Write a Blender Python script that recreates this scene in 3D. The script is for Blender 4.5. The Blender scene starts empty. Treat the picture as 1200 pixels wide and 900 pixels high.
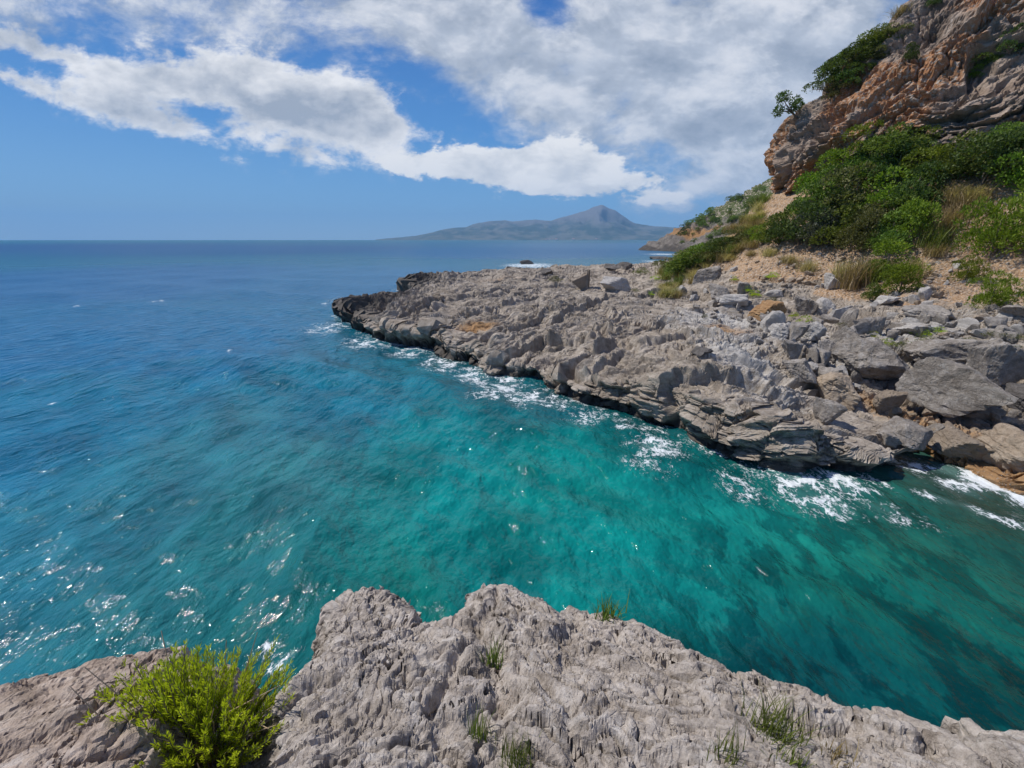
import bpy, math, random
import numpy as np
from mathutils import Vector, Matrix, Euler
from mathutils.bvhtree import BVHTree

random.seed(7)
RNG = np.random.default_rng(11)
scene = bpy.context.scene
COL = scene.collection
R = math.radians

# ------------------------------------------------------------------ camera
CAM_H = 6.0
PITCH = R(18.57)
FPX = 503.0                      # focal length in pixels of a 1200 px wide picture
cam_data = bpy.data.cameras.new('camera')
cam = bpy.data.objects.new('camera', cam_data)
COL.objects.link(cam)
cam.location = (0, 0, CAM_H)
cam.rotation_euler = (R(90) - PITCH, 0, 0)
cam_data.sensor_width = 36.0
cam_data.lens = FPX / 1200 * 36.0
cam_data.clip_start = 0.05
cam_data.clip_end = 60000
scene.camera = cam

# ------------------------------------------------------------------ light, exposure
SUN_AZ = R(-70)                  # from +Y towards +X; negative is to the left
SUN_EL = R(55)
sun_dir = Vector((math.sin(SUN_AZ) * math.cos(SUN_EL), math.cos(SUN_AZ) * math.cos(SUN_EL), math.sin(SUN_EL)))
sl = bpy.data.lights.new('sun', 'SUN')
sl.energy = 4.8
sl.angle = R(0.53)
sl.color = (1.0, 0.955, 0.89)
sun = bpy.data.objects.new('sun', sl)
COL.objects.link(sun)
sun.rotation_euler = sun_dir.to_track_quat('Z', 'Y').to_euler()
sun.location = (-40, 30, 60)

vs = scene.view_settings
vs.view_transform = 'Standard'
vs.look = 'None'
vs.exposure = 0.0
vs.gamma = 1.0
vs.use_curve_mapping = False
scene.cycles.max_bounces = 5
scene.cycles.volume_bounces = 0
scene.cycles.sample_clamp_indirect = 4.0
scene.cycles.caustics_reflective = False
scene.cycles.caustics_refractive = False

CP, SP = math.cos(PITCH), math.sin(PITCH)


def ray(px, py):
    """world direction through a point of the 1200x900 photograph"""
    u, v = px - 600.0, 450.0 - py
    return (u, FPX * CP - v * -SP * 1.0, v * CP - FPX * SP)


def at_y(px, py, Y):
    d = ray(px, py)
    t = Y / d[1]
    return (d[0] * t, Y, CAM_H + d[2] * t)


def at_z(px, py, z):
    d = ray(px, py)
    t = (z - CAM_H) / d[2]
    return (d[0] * t, d[1] * t, z)


# ------------------------------------------------------------------ node helpers
class NT:
    def __init__(self, tree):
        self.t = tree
        self.n = tree.nodes
        self.l = tree.links

    def node(self, kind, **kw):
        nd = self.n.new(kind)
        for k, v in kw.items():
            setattr(nd, k, v)
        return nd

    def put(self, sock, v):
        if v is None:
            return
        if isinstance(v, bpy.types.NodeSocket):
            self.l.new(v, sock)
        else:
            sock.default_value = v

    def m(self, op, a, b=None, c=None, clamp=False):
        nd = self.node('ShaderNodeMath', operation=op, use_clamp=clamp)
        self.put(nd.inputs[0], a)
        self.put(nd.inputs[1], b)
        self.put(nd.inputs[2], c)
        return nd.outputs[0]

    def step(self, x, lo, hi, a=0.0, b=1.0):
        nd = self.node('ShaderNodeMapRange', interpolation_type='SMOOTHSTEP')
        self.put(nd.inputs['Value'], x)
        self.put(nd.inputs['From Min'], lo)
        self.put(nd.inputs['From Max'], hi)
        self.put(nd.inputs['To Min'], a)
        self.put(nd.inputs['To Max'], b)
        return nd.outputs[0]

    def mix(self, f, a, b, mode='MIX'):
        nd = self.node('ShaderNodeMix', data_type='RGBA', blend_type=mode)
        self.put(nd.inputs[0], f)
        for s, v in ((nd.inputs[6], a), (nd.inputs[7], b)):
            if isinstance(v, tuple) and len(v) == 3:
                v = v + (1.0,)
            self.put(s, v)
        return nd.outputs[2]

    def noise(self, vec, scale, detail=6.0, rough=0.6, dist=0.0, lac=2.0):
        nd = self.node('ShaderNodeTexNoise')
        self.put(nd.inputs['Vector'], vec)
        self.put(nd.inputs['Scale'], scale)
        self.put(nd.inputs['Detail'], detail)
        self.put(nd.inputs['Roughness'], rough)
        self.put(nd.inputs['Distortion'], dist)
        self.put(nd.inputs['Lacunarity'], lac)
        return nd.outputs['Fac']

    def vec(self, x, y, z):
        nd = self.node('ShaderNodeCombineXYZ')
        self.put(nd.inputs[0], x)
        self.put(nd.inputs[1], y)
        self.put(nd.inputs[2], z)
        return nd.outputs[0]

    def mapping(self, vec, scale=(1, 1, 1), rot=(0, 0, 0), loc=(0, 0, 0)):
        nd = self.node('ShaderNodeMapping')
        self.put(nd.inputs['Vector'], vec)
        nd.inputs['Scale'].default_value = scale
        nd.inputs['Rotation'].default_value = rot
        nd.inputs['Location'].default_value = loc
        return nd.outputs[0]

    def ramp(self, f, stops):
        nd = self.node('ShaderNodeValToRGB')
        self.put(nd.inputs[0], f)
        el = nd.color_ramp.elements
        while len(el) < len(stops):
            el.new(0.5)
        for e, (p, c) in zip(el, stops):
            e.position = p
            e.color = c + (1.0,) if len(c) == 3 else c
        return nd.outputs[0]

    def bump(self, h, strength, dist, normal=None):
        nd = self.node('ShaderNodeBump')
        self.put(nd.inputs['Height'], h)
        self.put(nd.inputs['Strength'], strength)
        self.put(nd.inputs['Distance'], dist)
        self.put(nd.inputs['Normal'], normal)
        return nd.outputs[0]


def new_mat(name):
    mat = bpy.data.materials.new(name)
    mat.use_nodes = True
    nt = NT(mat.node_tree)
    b = mat.node_tree.nodes['Principled BSDF']
    return mat, nt, b


def lin(r, g, b):
    f = lambda c: c / 12.92 if c <= 0.04045 else ((c + 0.055) / 1.055) ** 2.4
    return (f(r / 255), f(g / 255), f(b / 255))


# ------------------------------------------------------------------ sky with clouds
def build_world():
    w = bpy.data.worlds.new('World')
    scene.world = w
    w.use_nodes = True
    nt = NT(w.node_tree)
    bg = w.node_tree.nodes['Background']
    STR = 0.1
    bg.inputs['Strength'].default_value = STR
    sky = nt.node('ShaderNodeTexSky', sky_type='NISHITA')
    sky.sun_disc = False
    sky.sun_elevation = SUN_EL
    sky.sun_rotation = SUN_AZ
    sky.altitude = 0
    sky.air_density = 1.0
    sky.dust_density = 0.25
    sky.ozone_density = 2.2
    hs = nt.node('ShaderNodeHueSaturation')
    hs.inputs['Saturation'].default_value = 1.15
    hs.inputs['Value'].default_value = 1.0
    nt.l.new(sky.outputs[0], hs.inputs['Color'])

    tc = nt.node('ShaderNodeTexCoord')
    sep = nt.node('ShaderNodeSeparateXYZ')
    nt.l.new(tc.outputs['Generated'], sep.inputs[0])
    dx, dy, dz = sep.outputs
    dys = nt.m('MAXIMUM', dy, 0.12)
    gx = nt.m('DIVIDE', dx, dys)
    gz = nt.m('DIVIDE', dz, dys)
    front = nt.step(dy, 0.02, 0.3)
    # a clear maritime sky: the physical sky with its horizon kept blue
    el = nt.m('MAXIMUM', dz, 0.0)
    clear = nt.ramp(el, [(0.0, lin(148, 194, 230)), (0.07, lin(112, 172, 226)), (0.2, lin(74, 142, 214)), (0.42, lin(42, 100, 184)), (1.0, lin(28, 72, 156))])
    base = nt.mix(0.8, hs.outputs[0], nt.mix(1.0, clear, (1 / STR, 1 / STR, 1 / STR), 'MULTIPLY'))
    # plane of the cloud layer, for the sky that the photograph does not show
    dzs = nt.m('ADD', nt.m('MAXIMUM', dz, 0.0), 0.18)
    plane = nt.vec(nt.m('DIVIDE', dx, dzs), nt.m('DIVIDE', dy, dzs), 0.0)
    g = nt.vec(gx, gz, 0.0)

    def ell(cx, cy, a, b, ang, wgt):
        d = ray(cx, cy)
        x0, z0 = d[0] / d[1], d[2] / d[1]
        ca, sa = math.cos(R(-ang)), math.sin(R(-ang))
        ux = nt.m('SUBTRACT', gx, x0)
        uz = nt.m('SUBTRACT', gz, z0)
        k = d[1]
        u = nt.m('MULTIPLY_ADD', ux, ca * k / a, nt.m('MULTIPLY', uz, sa * k / a))
        v = nt.m('MULTIPLY_ADD', ux, -sa * k / b, nt.m('MULTIPLY', uz, ca * k / b))
        q = nt.m('MULTIPLY_ADD', u, u, nt.m('MULTIPLY', v, v))
        e = nt.m('EXPONENT', nt.m('MULTIPLY', q, -1.0))
        return nt.m('MULTIPLY', e, wgt)

    def field(lst):
        s = None
        for it in lst:
            e = ell(*it)
            s = e if s is None else nt.m('ADD', s, e)
        return s

    # noise laid along the drift of the clouds (falling gently to the right)
    gm = nt.mapping(g, scale=(0.72, 1.35, 1), rot=(0, 0, R(12)))
    SH = 0.045
    gm2 = nt.mapping(nt.vec(nt.m('ADD', gx, -SH * 0.55), nt.m('ADD', gz, SH), 0.0), scale=(0.72, 1.35, 1), rot=(0, 0, R(12)))
    n1 = nt.noise(gm, 5.2, 10, 0.62, 0.25)
    n1s = nt.noise(gm2, 5.2, 5, 0.6, 0.25)
    nf = nt.noise(gm, 19, 8, 0.65, 0.2)
    nm = nt.noise(gm, 10.5, 6, 0.6, 0.3)
    nms = nt.noise(nt.mapping(gm2, loc=(0, 0, 0)), 10.5, 4, 0.6, 0.3)
    billow = nt.m('SUBTRACT', nm, nms)

    def layer(fld, amp, lo, hi, fine=0.35):
        amp = amp * 2.3
        nn = nt.m('MULTIPLY_ADD', nt.m('SUBTRACT', n1, 0.5), amp, nt.m('MULTIPLY', nt.m('SUBTRACT', nf, 0.5), amp * fine))
        d = nt.m('ADD', fld, nn)
        return d, nt.m('MULTIPLY', nt.step(d, lo, hi), nt.step(fld, 0.03, 0.22))

    # a: high torn sheet over the top and the right
    fa = field([(330, 10, 420, 62, 6, 0.62), (760, 60, 300, 120, 18, 0.80), (880, 175, 120, 85, 10, 0.70),
                (620, 130, 170, 45, 16, 0.30), (640, 12, 34, 26, 20, -0.75), (505, 92, 70, 26, 38, -0.40),
                (430, 70, 60, 16, 14, -0.3), (770, 190, 40, 20, 0, -0.3), (40, 40, 150, 70, 0, 0.18),
                (870, 218, 60, 7, 0, 0.35), (980, 60, 130, 110, 0, 0.75)])
    da, aa = layer(fa, 0.9, 0.10, 0.85, 0.5)
    # b: the long band from the upper left
    fb = field([(60, 62, 110, 15, 17, 0.75), (140, 128, 150, 21, 17, 0.75), (300, 112, 150, 40, 10, 0.95),
                (425, 136, 88, 36, 14, 0.95), (560, 148, 60, 16, 14, -0.6), (470, 62, 60, 22, 20, -0.3), (190, 92, 45, 13, 18, 0.25),
                (330, 170, 90, 12, 14, 0.3), (20, 96, 60, 10, 22, 0.45)])
    db, ab = layer(fb, 1.05, 0.26, 0.78, 0.6)
    # c: bright cumulus low over the gulf
    fc = field([(600, 196, 105, 25, 8, 1.0), (690, 188, 45, 20, 0, 0.75), (655, 212, 90, 13, 4, 0.7),
                (510, 194, 34, 12, 15, 0.5), (555, 150, 60, 14, 12, -0.5), (585, 235, 14, 7, 0, 0.42), (785, 231, 34, 7, -3, 0.72),
                (640, 172, 40, 14, -8, 0.45), (470, 198, 18, 7, 15, 0.7), (760, 210, 60, 10, 0, 0.5)])
    dc, ac = layer(fc, 1.1, 0.34, 0.62, 0.6)
    # elsewhere
    nb = nt.noise(plane, 1.1, 9, 0.58, 0.3)
    abk = nt.m('MULTIPLY', nt.step(nb, 0.46, 0.66), nt.m('SUBTRACT', 1.0, front))

    k = 1.0 / STR
    white = tuple(c * k for c in (0.86, 0.87, 0.90))
    grey = tuple(c * k for c in (0.35, 0.40, 0.48))
    mid = tuple(c * k for c in (0.58, 0.63, 0.71))
    lit = nt.m('SUBTRACT', n1, n1s)                                  # towards the sun the cloud thins: lit edge
    la = nt.m('MULTIPLY_ADD', billow, 1.5, nt.m('ADD', nt.step(lit, -0.30, 0.14), nt.m('MULTIPLY', nt.m('SUBTRACT', nf, 0.5), 0.6)), clamp=True)
    ca_ = nt.mix(la, grey, mid)
    ca_ = nt.mix(nt.m('MULTIPLY', nt.step(nt.m('ADD', lit, nt.m('MULTIPLY', nt.m('SUBTRACT', nf, 0.5), 0.3)), -0.05, 0.17), 0.9), ca_, white)
    thick = nt.step(db, 0.55, 1.25)
    lb = nt.m('MULTIPLY_ADD', lit, 2.0, nt.m('MULTIPLY_ADD', billow, 1.6, nt.m('MULTIPLY_ADD', nt.m('SUBTRACT', nf, 0.5), 0.5, 0.80)))
    lb = nt.m('SUBTRACT', lb, nt.m('MULTIPLY', thick, 0.58), clamp=True)
    cb = nt.mix(lb, tuple(c * k for c in (0.40, 0.45, 0.53)), tuple(c * k for c in (0.95, 0.95, 0.96)))
    lc = nt.m('MULTIPLY_ADD', lit, 1.4, nt.m('MULTIPLY_ADD', billow, 2.0, nt.m('MULTIPLY_ADD', nt.m('SUBTRACT', nf, 0.5), 0.4, 0.86)), clamp=True)
    cc = nt.mix(lc, tuple(c * k for c in (0.50, 0.55, 0.62)), tuple(c * k for c in (0.97, 0.97, 0.97)))
    fr = lambda a, s: nt.m('MULTIPLY', nt.m('MULTIPLY', a, front), s)
    col = nt.mix(fr(aa, 0.92), base, ca_)
    col = nt.mix(fr(ab, 0.96), col, cb)
    col = nt.mix(fr(ac, 0.97), col, cc)
    col = nt.mix(nt.m('MULTIPLY', abk, 0.9), col, mid)
    nt.l.new(col, bg.inputs['Color'])


build_world()

# ------------------------------------------------------------------ numpy noise
_perm = np.random.default_rng(3).permutation(256).astype(np.int32)
_perm = np.concatenate([_perm, _perm, _perm])
_gr = np.random.default_rng(5).normal(size=(256, 3)).astype(np.float32)
_gr /= np.linalg.norm(_gr, axis=1)[:, None]


def perlin(P):
    P = np.asarray(P, np.float32)
    i = np.floor(P).astype(np.int32)
    f = P - i
    i &= 255
    u = f * f * f * (f * (f * 6 - 15) + 10)
    out = np.zeros(len(P), np.float32)
    for a in (0, 1):
        wa = u[:, 0] if a else 1 - u[:, 0]
        pa = _perm[i[:, 0] + a]
        for b in (0, 1):
            wb = wa * (u[:, 1] if b else 1 - u[:, 1])
            pb = _perm[pa + i[:, 1] + b]
            for c in (0, 1):
                wc = wb * (u[:, 2] if c else 1 - u[:, 2])
                g = _gr[_perm[pb + i[:, 2] + c]]
                out += wc * (g[:, 0] * (f[:, 0] - a) + g[:, 1] * (f[:, 1] - b) + g[:, 2] * (f[:, 2] - c))
    return out * 1.5


def fbm(P, octv=4, gain=0.5, ridged=False):
    s = np.zeros(len(P), np.float32)
    a, k = 1.0, 1.0
    for o in range(octv):
        n = perlin(P * k + 17.3 * o)
        s += a * ((1 - 2.2 * np.abs(n)) if ridged else n)
        a *= gain
        k *= 2.03
    return s


def smooth(x, lo, hi):
    t = np.clip((x - lo) / (hi - lo), 0, 1)
    return t * t * (3 - 2 * t)


_hx = np.random.default_rng(8).random((256, 2)).astype(np.float32)


def voronoi(U, V):
    """F1, F2 - F1 and a random value of the nearest cell, 2-D"""
    iu, iv = np.floor(U).astype(np.int32), np.floor(V).astype(np.int32)
    f1 = np.full(len(U), 9, np.float32)
    f2 = f1.copy()
    cid = np.zeros(len(U), np.float32)
    for a in (-1, 0, 1):
        for b in (-1, 0, 1):
            h = _perm[(_perm[(iu + a) & 255] + ((iv + b) & 255))]
            p = _hx[h]
            d = np.sqrt((iu + a + p[:, 0] - U) ** 2 + (iv + b + p[:, 1] - V) ** 2)
            near = d < f1
            f2 = np.where(near, f1, np.minimum(f2, d))
            cid = np.where(near, h / 255.0, cid)
            f1 = np.where(near, d, f1)
    return f1, f2 - f1, cid


def tps(pts):
    """thin-plate surface through (x, y, z) points"""
    A = np.array(pts, float)
    n = len(A)
    S = 10.0
    X = A[:, :2] / S
    K = lambda r2: np.where(r2 > 1e-12, 0.5 * r2 * np.log(np.maximum(r2, 1e-12)), 0)
    D = ((X[:, None] - X[None]) ** 2).sum(-1)
    M_ = np.zeros((n + 3, n + 3))
    M_[:n, :n] = K(D) + np.eye(n) * 0.004
    M_[:n, n] = 1
    M_[:n, n + 1:] = X
    M_[n, :n] = 1
    M_[n + 1:, :n] = X.T
    w = np.linalg.solve(M_, np.concatenate([A[:, 2], [0, 0, 0]]))

    def f(x, y):
        x, y = x / S, y / S
        s = w[n] + w[n + 1] * x + w[n + 2] * y
        for i in range(n):
            s = s + w[i] * K((x - X[i, 0]) ** 2 + (y - X[i, 1]) ** 2)
        return s
    return f


def poly_sd(x, y, poly):
    """signed distance to a closed polygon, positive inside"""
    n = len(poly)
    d2 = np.full(x.shape, 1e12)
    ins = np.zeros(x.shape, bool)
    for i in range(n):
        ax, ay = poly[i]
        bx, by = poly[(i + 1) % n]
        ex, ey = bx - ax, by - ay
        t = np.clip(((x - ax) * ex + (y - ay) * ey) / (ex * ex + ey * ey + 1e-12), 0, 1)
        d2 = np.minimum(d2, (x - ax - t * ex) ** 2 + (y - ay - t * ey) ** 2)
        if ay != by:
            c = ((ay > y) != (by > y)) & (x < (bx - ax) * (y - ay) / (by - ay) + ax)
            ins ^= c
    d = np.sqrt(d2)
    return np.where(ins, d, -d)


def seg_d(x, y, pts):
    d2 = np.full(x.shape, 1e12)
    for (ax, ay), (bx, by) in zip(pts[:-1], pts[1:]):
        ex, ey = bx - ax, by - ay
        t = np.clip(((x - ax) * ex + (y - ay) * ey) / (ex * ex + ey * ey + 1e-12), 0, 1)
        d2 = np.minimum(d2, (x - ax - t * ex) ** 2 + (y - ay - t * ey) ** 2)
    return np.sqrt(d2)


_tilt = np.random.default_rng(18).normal(size=(256, 2)).astype(np.float32)


def plates(U, V, tilt=0.5):
    """broken slabs: relief of tilted plates (about -1..1), distance to the crack, random value per plate"""
    iu, iv = np.floor(U).astype(np.int32), np.floor(V).astype(np.int32)
    f1 = np.full(len(U), 9, np.float32)
    f2 = f1.copy()
    hh = np.zeros(len(U), np.int32)
    du, dv = np.zeros(len(U), np.float32), np.zeros(len(U), np.float32)
    for a in (-1, 0, 1):
        for b in (-1, 0, 1):
            h = _perm[(_perm[(iu + a) & 255] + ((iv + b) & 255))]
            p = _hx[h]
            eu, ev = U - (iu + a + p[:, 0]), V - (iv + b + p[:, 1])
            d = np.sqrt(eu * eu + ev * ev)
            near = d < f1
            f2 = np.where(near, f1, np.minimum(f2, d))
            hh = np.where(near, h, hh)
            du, dv = np.where(near, eu, du), np.where(near, ev, dv)
            f1 = np.where(near, d, f1)
    c = hh / 255.0
    return (c - 0.5) * 1.2 + tilt * (_tilt[hh, 0] * du + _tilt[hh, 1] * dv), f2 - f1, c


# ------------------------------------------------------------------ mesh helpers
def mesh_from(name, co, faces, mat, attrs=None, shade=True):
    """co (N,3); faces (M,3) or (M,4)"""
    co = np.ascontiguousarray(co, np.float32)
    faces = np.ascontiguousarray(faces, np.int32)
    me = bpy.data.meshes.new(name)
    k = faces.shape[1]
    me.vertices.add(len(co))
    me.vertices.foreach_set('co', co.ravel())
    me.loops.add(faces.size)
    me.loops.foreach_set('vertex_index', faces.ravel())
    me.polygons.add(len(faces))
    me.polygons.foreach_set('loop_start', np.arange(len(faces), dtype=np.int32) * k)
    me.polygons.foreach_set('use_smooth', np.full(len(faces), shade))
    for nm, arr in (attrs or {}).items():
        arr = np.asarray(arr, np.float32)
        if arr.ndim == 1:
            a = me.attributes.new(nm, 'FLOAT', 'POINT')
            a.data.foreach_set('value', np.ascontiguousarray(arr))
        else:
            a = me.attributes.new(nm, 'FLOAT_COLOR', 'POINT')
            a.data.foreach_set('color', np.ascontiguousarray(arr).ravel())
    me.materials.append(mat)
    me.update(calc_edges=True)
    me.validate()
    return me


def link(name, data, parent=None, loc=None):
    o = bpy.data.objects.new(name, data)
    COL.objects.link(o)
    if parent:
        o.parent = parent
    if loc is not None:
        o.location = loc
    return o


def tag(o, label=None, cat=None, group=None, kind=None):
    if label:
        o['label'] = label
    if cat:
        o['category'] = cat
    if group:
        o['group'] = group
    if kind:
        o['kind'] = kind
    return o


def grid_faces(nr, nc):
    i = np.arange(nr * nc).reshape(nr, nc)
    return np.stack([i[:-1, :-1], i[:-1, 1:], i[1:, 1:], i[1:, :-1]], -1).reshape(-1, 4)


def grid_normals(co, nr, nc):
    G = co.reshape(nr, nc, 3)
    du = np.gradient(G, axis=1)
    dv = np.gradient(G, axis=0)
    n = np.cross(du, dv)
    n /= np.linalg.norm(n, axis=2)[..., None] + 1e-9
    n = n.reshape(-1, 3)
    n[n[:, 2] < 0] *= -1 if (n[:, 2] < 0).mean() > 0.5 else 1
    return n


def compact(co, faces, keep, attrs):
    faces = faces[keep]
    used = np.unique(faces)
    remap = np.full(len(co), -1, np.int64)
    remap[used] = np.arange(len(used))
    return co[used], remap[faces], {k: v[used] for k, v in attrs.items()}


def spacing(segs):
    """concatenated ranges: (start, stop, step)"""
    return np.concatenate([np.arange(a, b, s) for a, b, s in segs])


def geo(segs):
    out = [segs[0][0]]
    for a, b, k in segs:
        while out[-1] < b:
            out.append(out[-1] * (1 + k))
    return np.array(out)


# ------------------------------------------------------------------ materials
def rock_material(name, cols, soil=(0.36, 0.235, 0.135), pale=(0.47, 0.455, 0.43), dark=(0.055, 0.048, 0.042),
                  rust=(0.36, 0.19, 0.065), scale=1.0, bump=0.05, attr='mask', specks=0.0, strata=None, rough=0.92):
    mat, nt, b = new_mat(name)
    tc = nt.node('ShaderNodeTexCoord')
    v = tc.outputs['Object']
    big = nt.noise(v, 0.55 * scale, 5, 0.6, 0.3)
    mid = nt.noise(v, 3.2 * scale, 8, 0.68, 0.5)
    fine = nt.noise(v, 26 * scale, 6, 0.7)
    f = nt.m('MULTIPLY_ADD', big, 0.4, nt.m('MULTIPLY_ADD', mid, 0.75, nt.m('MULTIPLY', fine, 0.35)))
    if strata:
        sv = nt.mapping(v, scale=strata[0], rot=strata[1])
        sn = nt.noise(sv, 1.0, 8, 0.65, 0.6)
        f = nt.m('ADD', nt.m('MULTIPLY', f, 0.75), nt.m('MULTIPLY', sn, 0.4))
    col = nt.ramp(nt.m('MULTIPLY', f, 0.667), [(0.36, cols[0]), (0.50, cols[1]), (0.63, cols[2])])
    if attr:
        at = nt.node('ShaderNodeAttribute', attribute_name=attr)
        sp = nt.node('ShaderNodeSeparateColor')
        nt.l.new(at.outputs['Color'], sp.inputs[0])
        jit = nt.m('MULTIPLY', nt.m('SUBTRACT', nt.m('ADD', mid, fine), 1.0), 0.9)

        def msk(s, gain=1.0):
            return nt.step(nt.m('ADD', s, nt.m('MULTIPLY', jit, gain)), 0.3, 0.7)
        sc_ = lambda c, k_: tuple(x * k_ for x in c)
        soilc = nt.mix(nt.step(nt.m('MULTIPLY_ADD', fine, 0.6, nt.m('MULTIPLY', mid, 0.4)), 0.38, 0.62), sc_(soil, 0.62), tuple(min(x * 1.25, 1) for x in soil))
        soilc = nt.mix(nt.step(nt.noise(v, 9 * scale, 4, 0.6), 0.52, 0.60), soilc, (0.44, 0.37, 0.30))
        col = nt.mix(msk(sp.outputs[0]), col, soilc)
        col = nt.mix(nt.m('MULTIPLY', msk(sp.outputs[1]), 0.75), col, pale)
        col = nt.mix(nt.m('MULTIPLY', msk(sp.outputs[2]), 0.85), col, nt.mix(fine, sc_(dark, 0.6), sc_(dark, 1.7)))
        col = nt.mix(nt.m('MULTIPLY', msk(at.outputs['Alpha']), 0.8), col, nt.mix(fine, sc_(rust, 0.6), sc_(rust, 1.4)))
    if specks:
        vo = nt.node('ShaderNodeTexVoronoi', feature='DISTANCE_TO_EDGE')
        nt.l.new(nt.mix(0.06, v, nt.node('ShaderNodeTexNoise').outputs['Color'], 'ADD'), vo.inputs['Vector'])
        vo.inputs['Scale'].default_value = 5.5 * scale
        crk = nt.m('MULTIPLY', nt.step(vo.outputs['Distance'], 0.0, 0.10, 1.0, 0.0), nt.step(nt.noise(v, 2.2 * scale, 4, 0.6), 0.45, 0.62))
        stain = nt.noise(v, 1.1 * scale, 7, 0.72, 0.8)
        col = nt.mix(nt.m('MULTIPLY', nt.step(stain, 0.52, 0.62), 0.62), col, nt.mix(1.0, col, (0.52, 0.49, 0.45), 'MULTIPLY'))
        col = nt.mix(nt.m('MULTIPLY', nt.step(stain, 0.46, 0.36), 0.35), col, (0.60, 0.57, 0.54))
        sn2 = nt.noise(v, 42 * scale, 3, 0.6)
        col = nt.mix(nt.m('MULTIPLY', nt.step(sn2, 0.68, 0.74), specks), col, (0.68, 0.66, 0.63))
        sn3 = nt.noise(v, 12 * scale, 4, 0.75, 1.2)
        col = nt.mix(nt.m('MULTIPLY', nt.step(sn3, 0.62, 0.72), 0.35), col, (0.19, 0.165, 0.12))
    nt.l.new(col, b.inputs['Base Color'])
    b.inputs['Roughness'].default_value = rough
    b.inputs['Specular IOR Level'].default_value = 0.25
    rid = nt.m('ABSOLUTE', nt.m('SUBTRACT', nt.noise(v, 7 * scale, 8, 0.7, 0.8), 0.5))
    h = nt.m('MULTIPLY_ADD', fine, 0.35, nt.m('MULTIPLY_ADD', mid, 1.0, nt.m('MULTIPLY', rid, 1.6)))
    if strata:
        h = nt.m('MULTIPLY_ADD', sn, 1.3, h)
    if specks:
        h = nt.m('MULTIPLY_ADD', crk, -0.45, h)
        h = nt.m('MULTIPLY_ADD', nt.noise(v, 70 * scale, 3, 0.7), 0.22, h)
    nt.l.new(nt.bump(h, 1.0, bump), b.inputs['Normal'])
    return mat


GREY3 = ((0.135, 0.106, 0.078), (0.31, 0.262, 0.21), (0.50, 0.44, 0.37))
M_SHELF = rock_material('shelf_limestone', GREY3, scale=1.0, bump=0.045)
M_FG = rock_material('near_limestone', ((0.165, 0.138, 0.113), (0.385, 0.335, 0.287), (0.56, 0.505, 0.45)), scale=5.0, bump=0.008, specks=0.8)
M_LEFT = rock_material('left_limestone', ((0.21, 0.158, 0.12), (0.41, 0.325, 0.26), (0.58, 0.49, 0.41)), scale=3.0, bump=0.010, specks=0.3)
M_CLIFF = rock_material('cliff_limestone', ((0.14, 0.10, 0.075), (0.31, 0.235, 0.18), (0.48, 0.40, 0.33)), scale=0.5, bump=0.10,
                        soil=(0.385, 0.195, 0.095), strata=((0.3, 0.3, 2.2), (R(20), R(-32), 0)))
M_HEAD = rock_material('headland_limestone', ((0.07, 0.06, 0.05), (0.16, 0.14, 0.12), (0.29, 0.26, 0.23)), scale=0.12, bump=0.6, soil=(0.085, 0.105, 0.035))

# ------------------------------------------------------------------ the shore: shelf, boulder bank and slope
Z0 = lambda px, py: at_z(px, py, 0.0)[:2]
shore_front = [Z0(*p) for p in [(402, 368), (418, 379), (436, 388), (470, 400), (505, 405), (545, 418), (580, 434), (615, 440),
                                (640, 452), (672, 468), (715, 484), (762, 496), (805, 508), (835, 522), (880, 538), (925, 549), (968, 549),
                                (1008, 553), (1027, 548), (1024, 525), (1040, 520), (1066, 533), (1105, 549), (1150, 567), (1200, 588)]]
shore_right = [(14.5, 7.6), (15.5, 4.5), (14, 1.5), (11, -1), (14, -4), (60, -4), (75, 40), (75, 108), (60, 116), (45, 111), (36, 104), (30, 101), (27, 99)]
shore_back = [(20, 96), (17, 90), (11, 78), (4, 66), (-3, 60.5), (-9, 59), (-13.7, 57.2), (-14.2, 55.6), (-11.4, 52.6), (-8.9, 48.6), (-8.3, 45.6), (-9.8, 42.6), (-12.6, 39.8), (-14.6, 37.8)]
SHORE = shore_front + shore_right + shore_back

cps = [at_y(*p) for p in [
    (430, 356, 37), (470, 352, 36), (500, 366, 31), (480, 329, 55), (530, 328, 55), (510, 335, 52), (590, 322, 55), (650, 321, 58), (560, 336, 47),
    (600, 370, 26), (640, 350, 35), (560, 385, 24.6), (640, 425, 19.2), (700, 380, 23), (700, 340, 38), (700, 316, 62), (740, 316, 63), (770, 318, 62),
    (800, 360, 28), (800, 430, 14.5), (740, 440, 15.2), (900, 480, 11), (960, 505, 10.4), (850, 470, 12.3), (870, 400, 18),
    (840, 291, 53), (870, 268, 47), (800, 313, 58), (800, 330, 44), (850, 320, 38), (890, 240, 43)]]
cps += [at_z(*p) for p in [
    (1000, 480, 0.75), (1060, 505, 0.55), (1140, 520, 0.6), (1100, 480, 0.75), (1010, 442, 1.25), (1150, 452, 1.25), (950, 430, 1.55), (1100, 400, 2.2), (1000, 380, 2.2),
    (900, 370, 2.0), (900, 340, 2.8), (900, 310, 4.3), (1000, 340, 3.2), (1000, 310, 4.5), (1100, 330, 3.9), (1200, 380, 3.0), (1200, 310, 4.8), (1200, 470, 1.4), (1200, 540, 0.5)]]
cps += [at_y(*p) for p in [(900, 280, 37), (1000, 270, 31.5), (1000, 220, 34), (1100, 270, 27), (1100, 200, 30), (1200, 230, 25.5)]]
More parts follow.
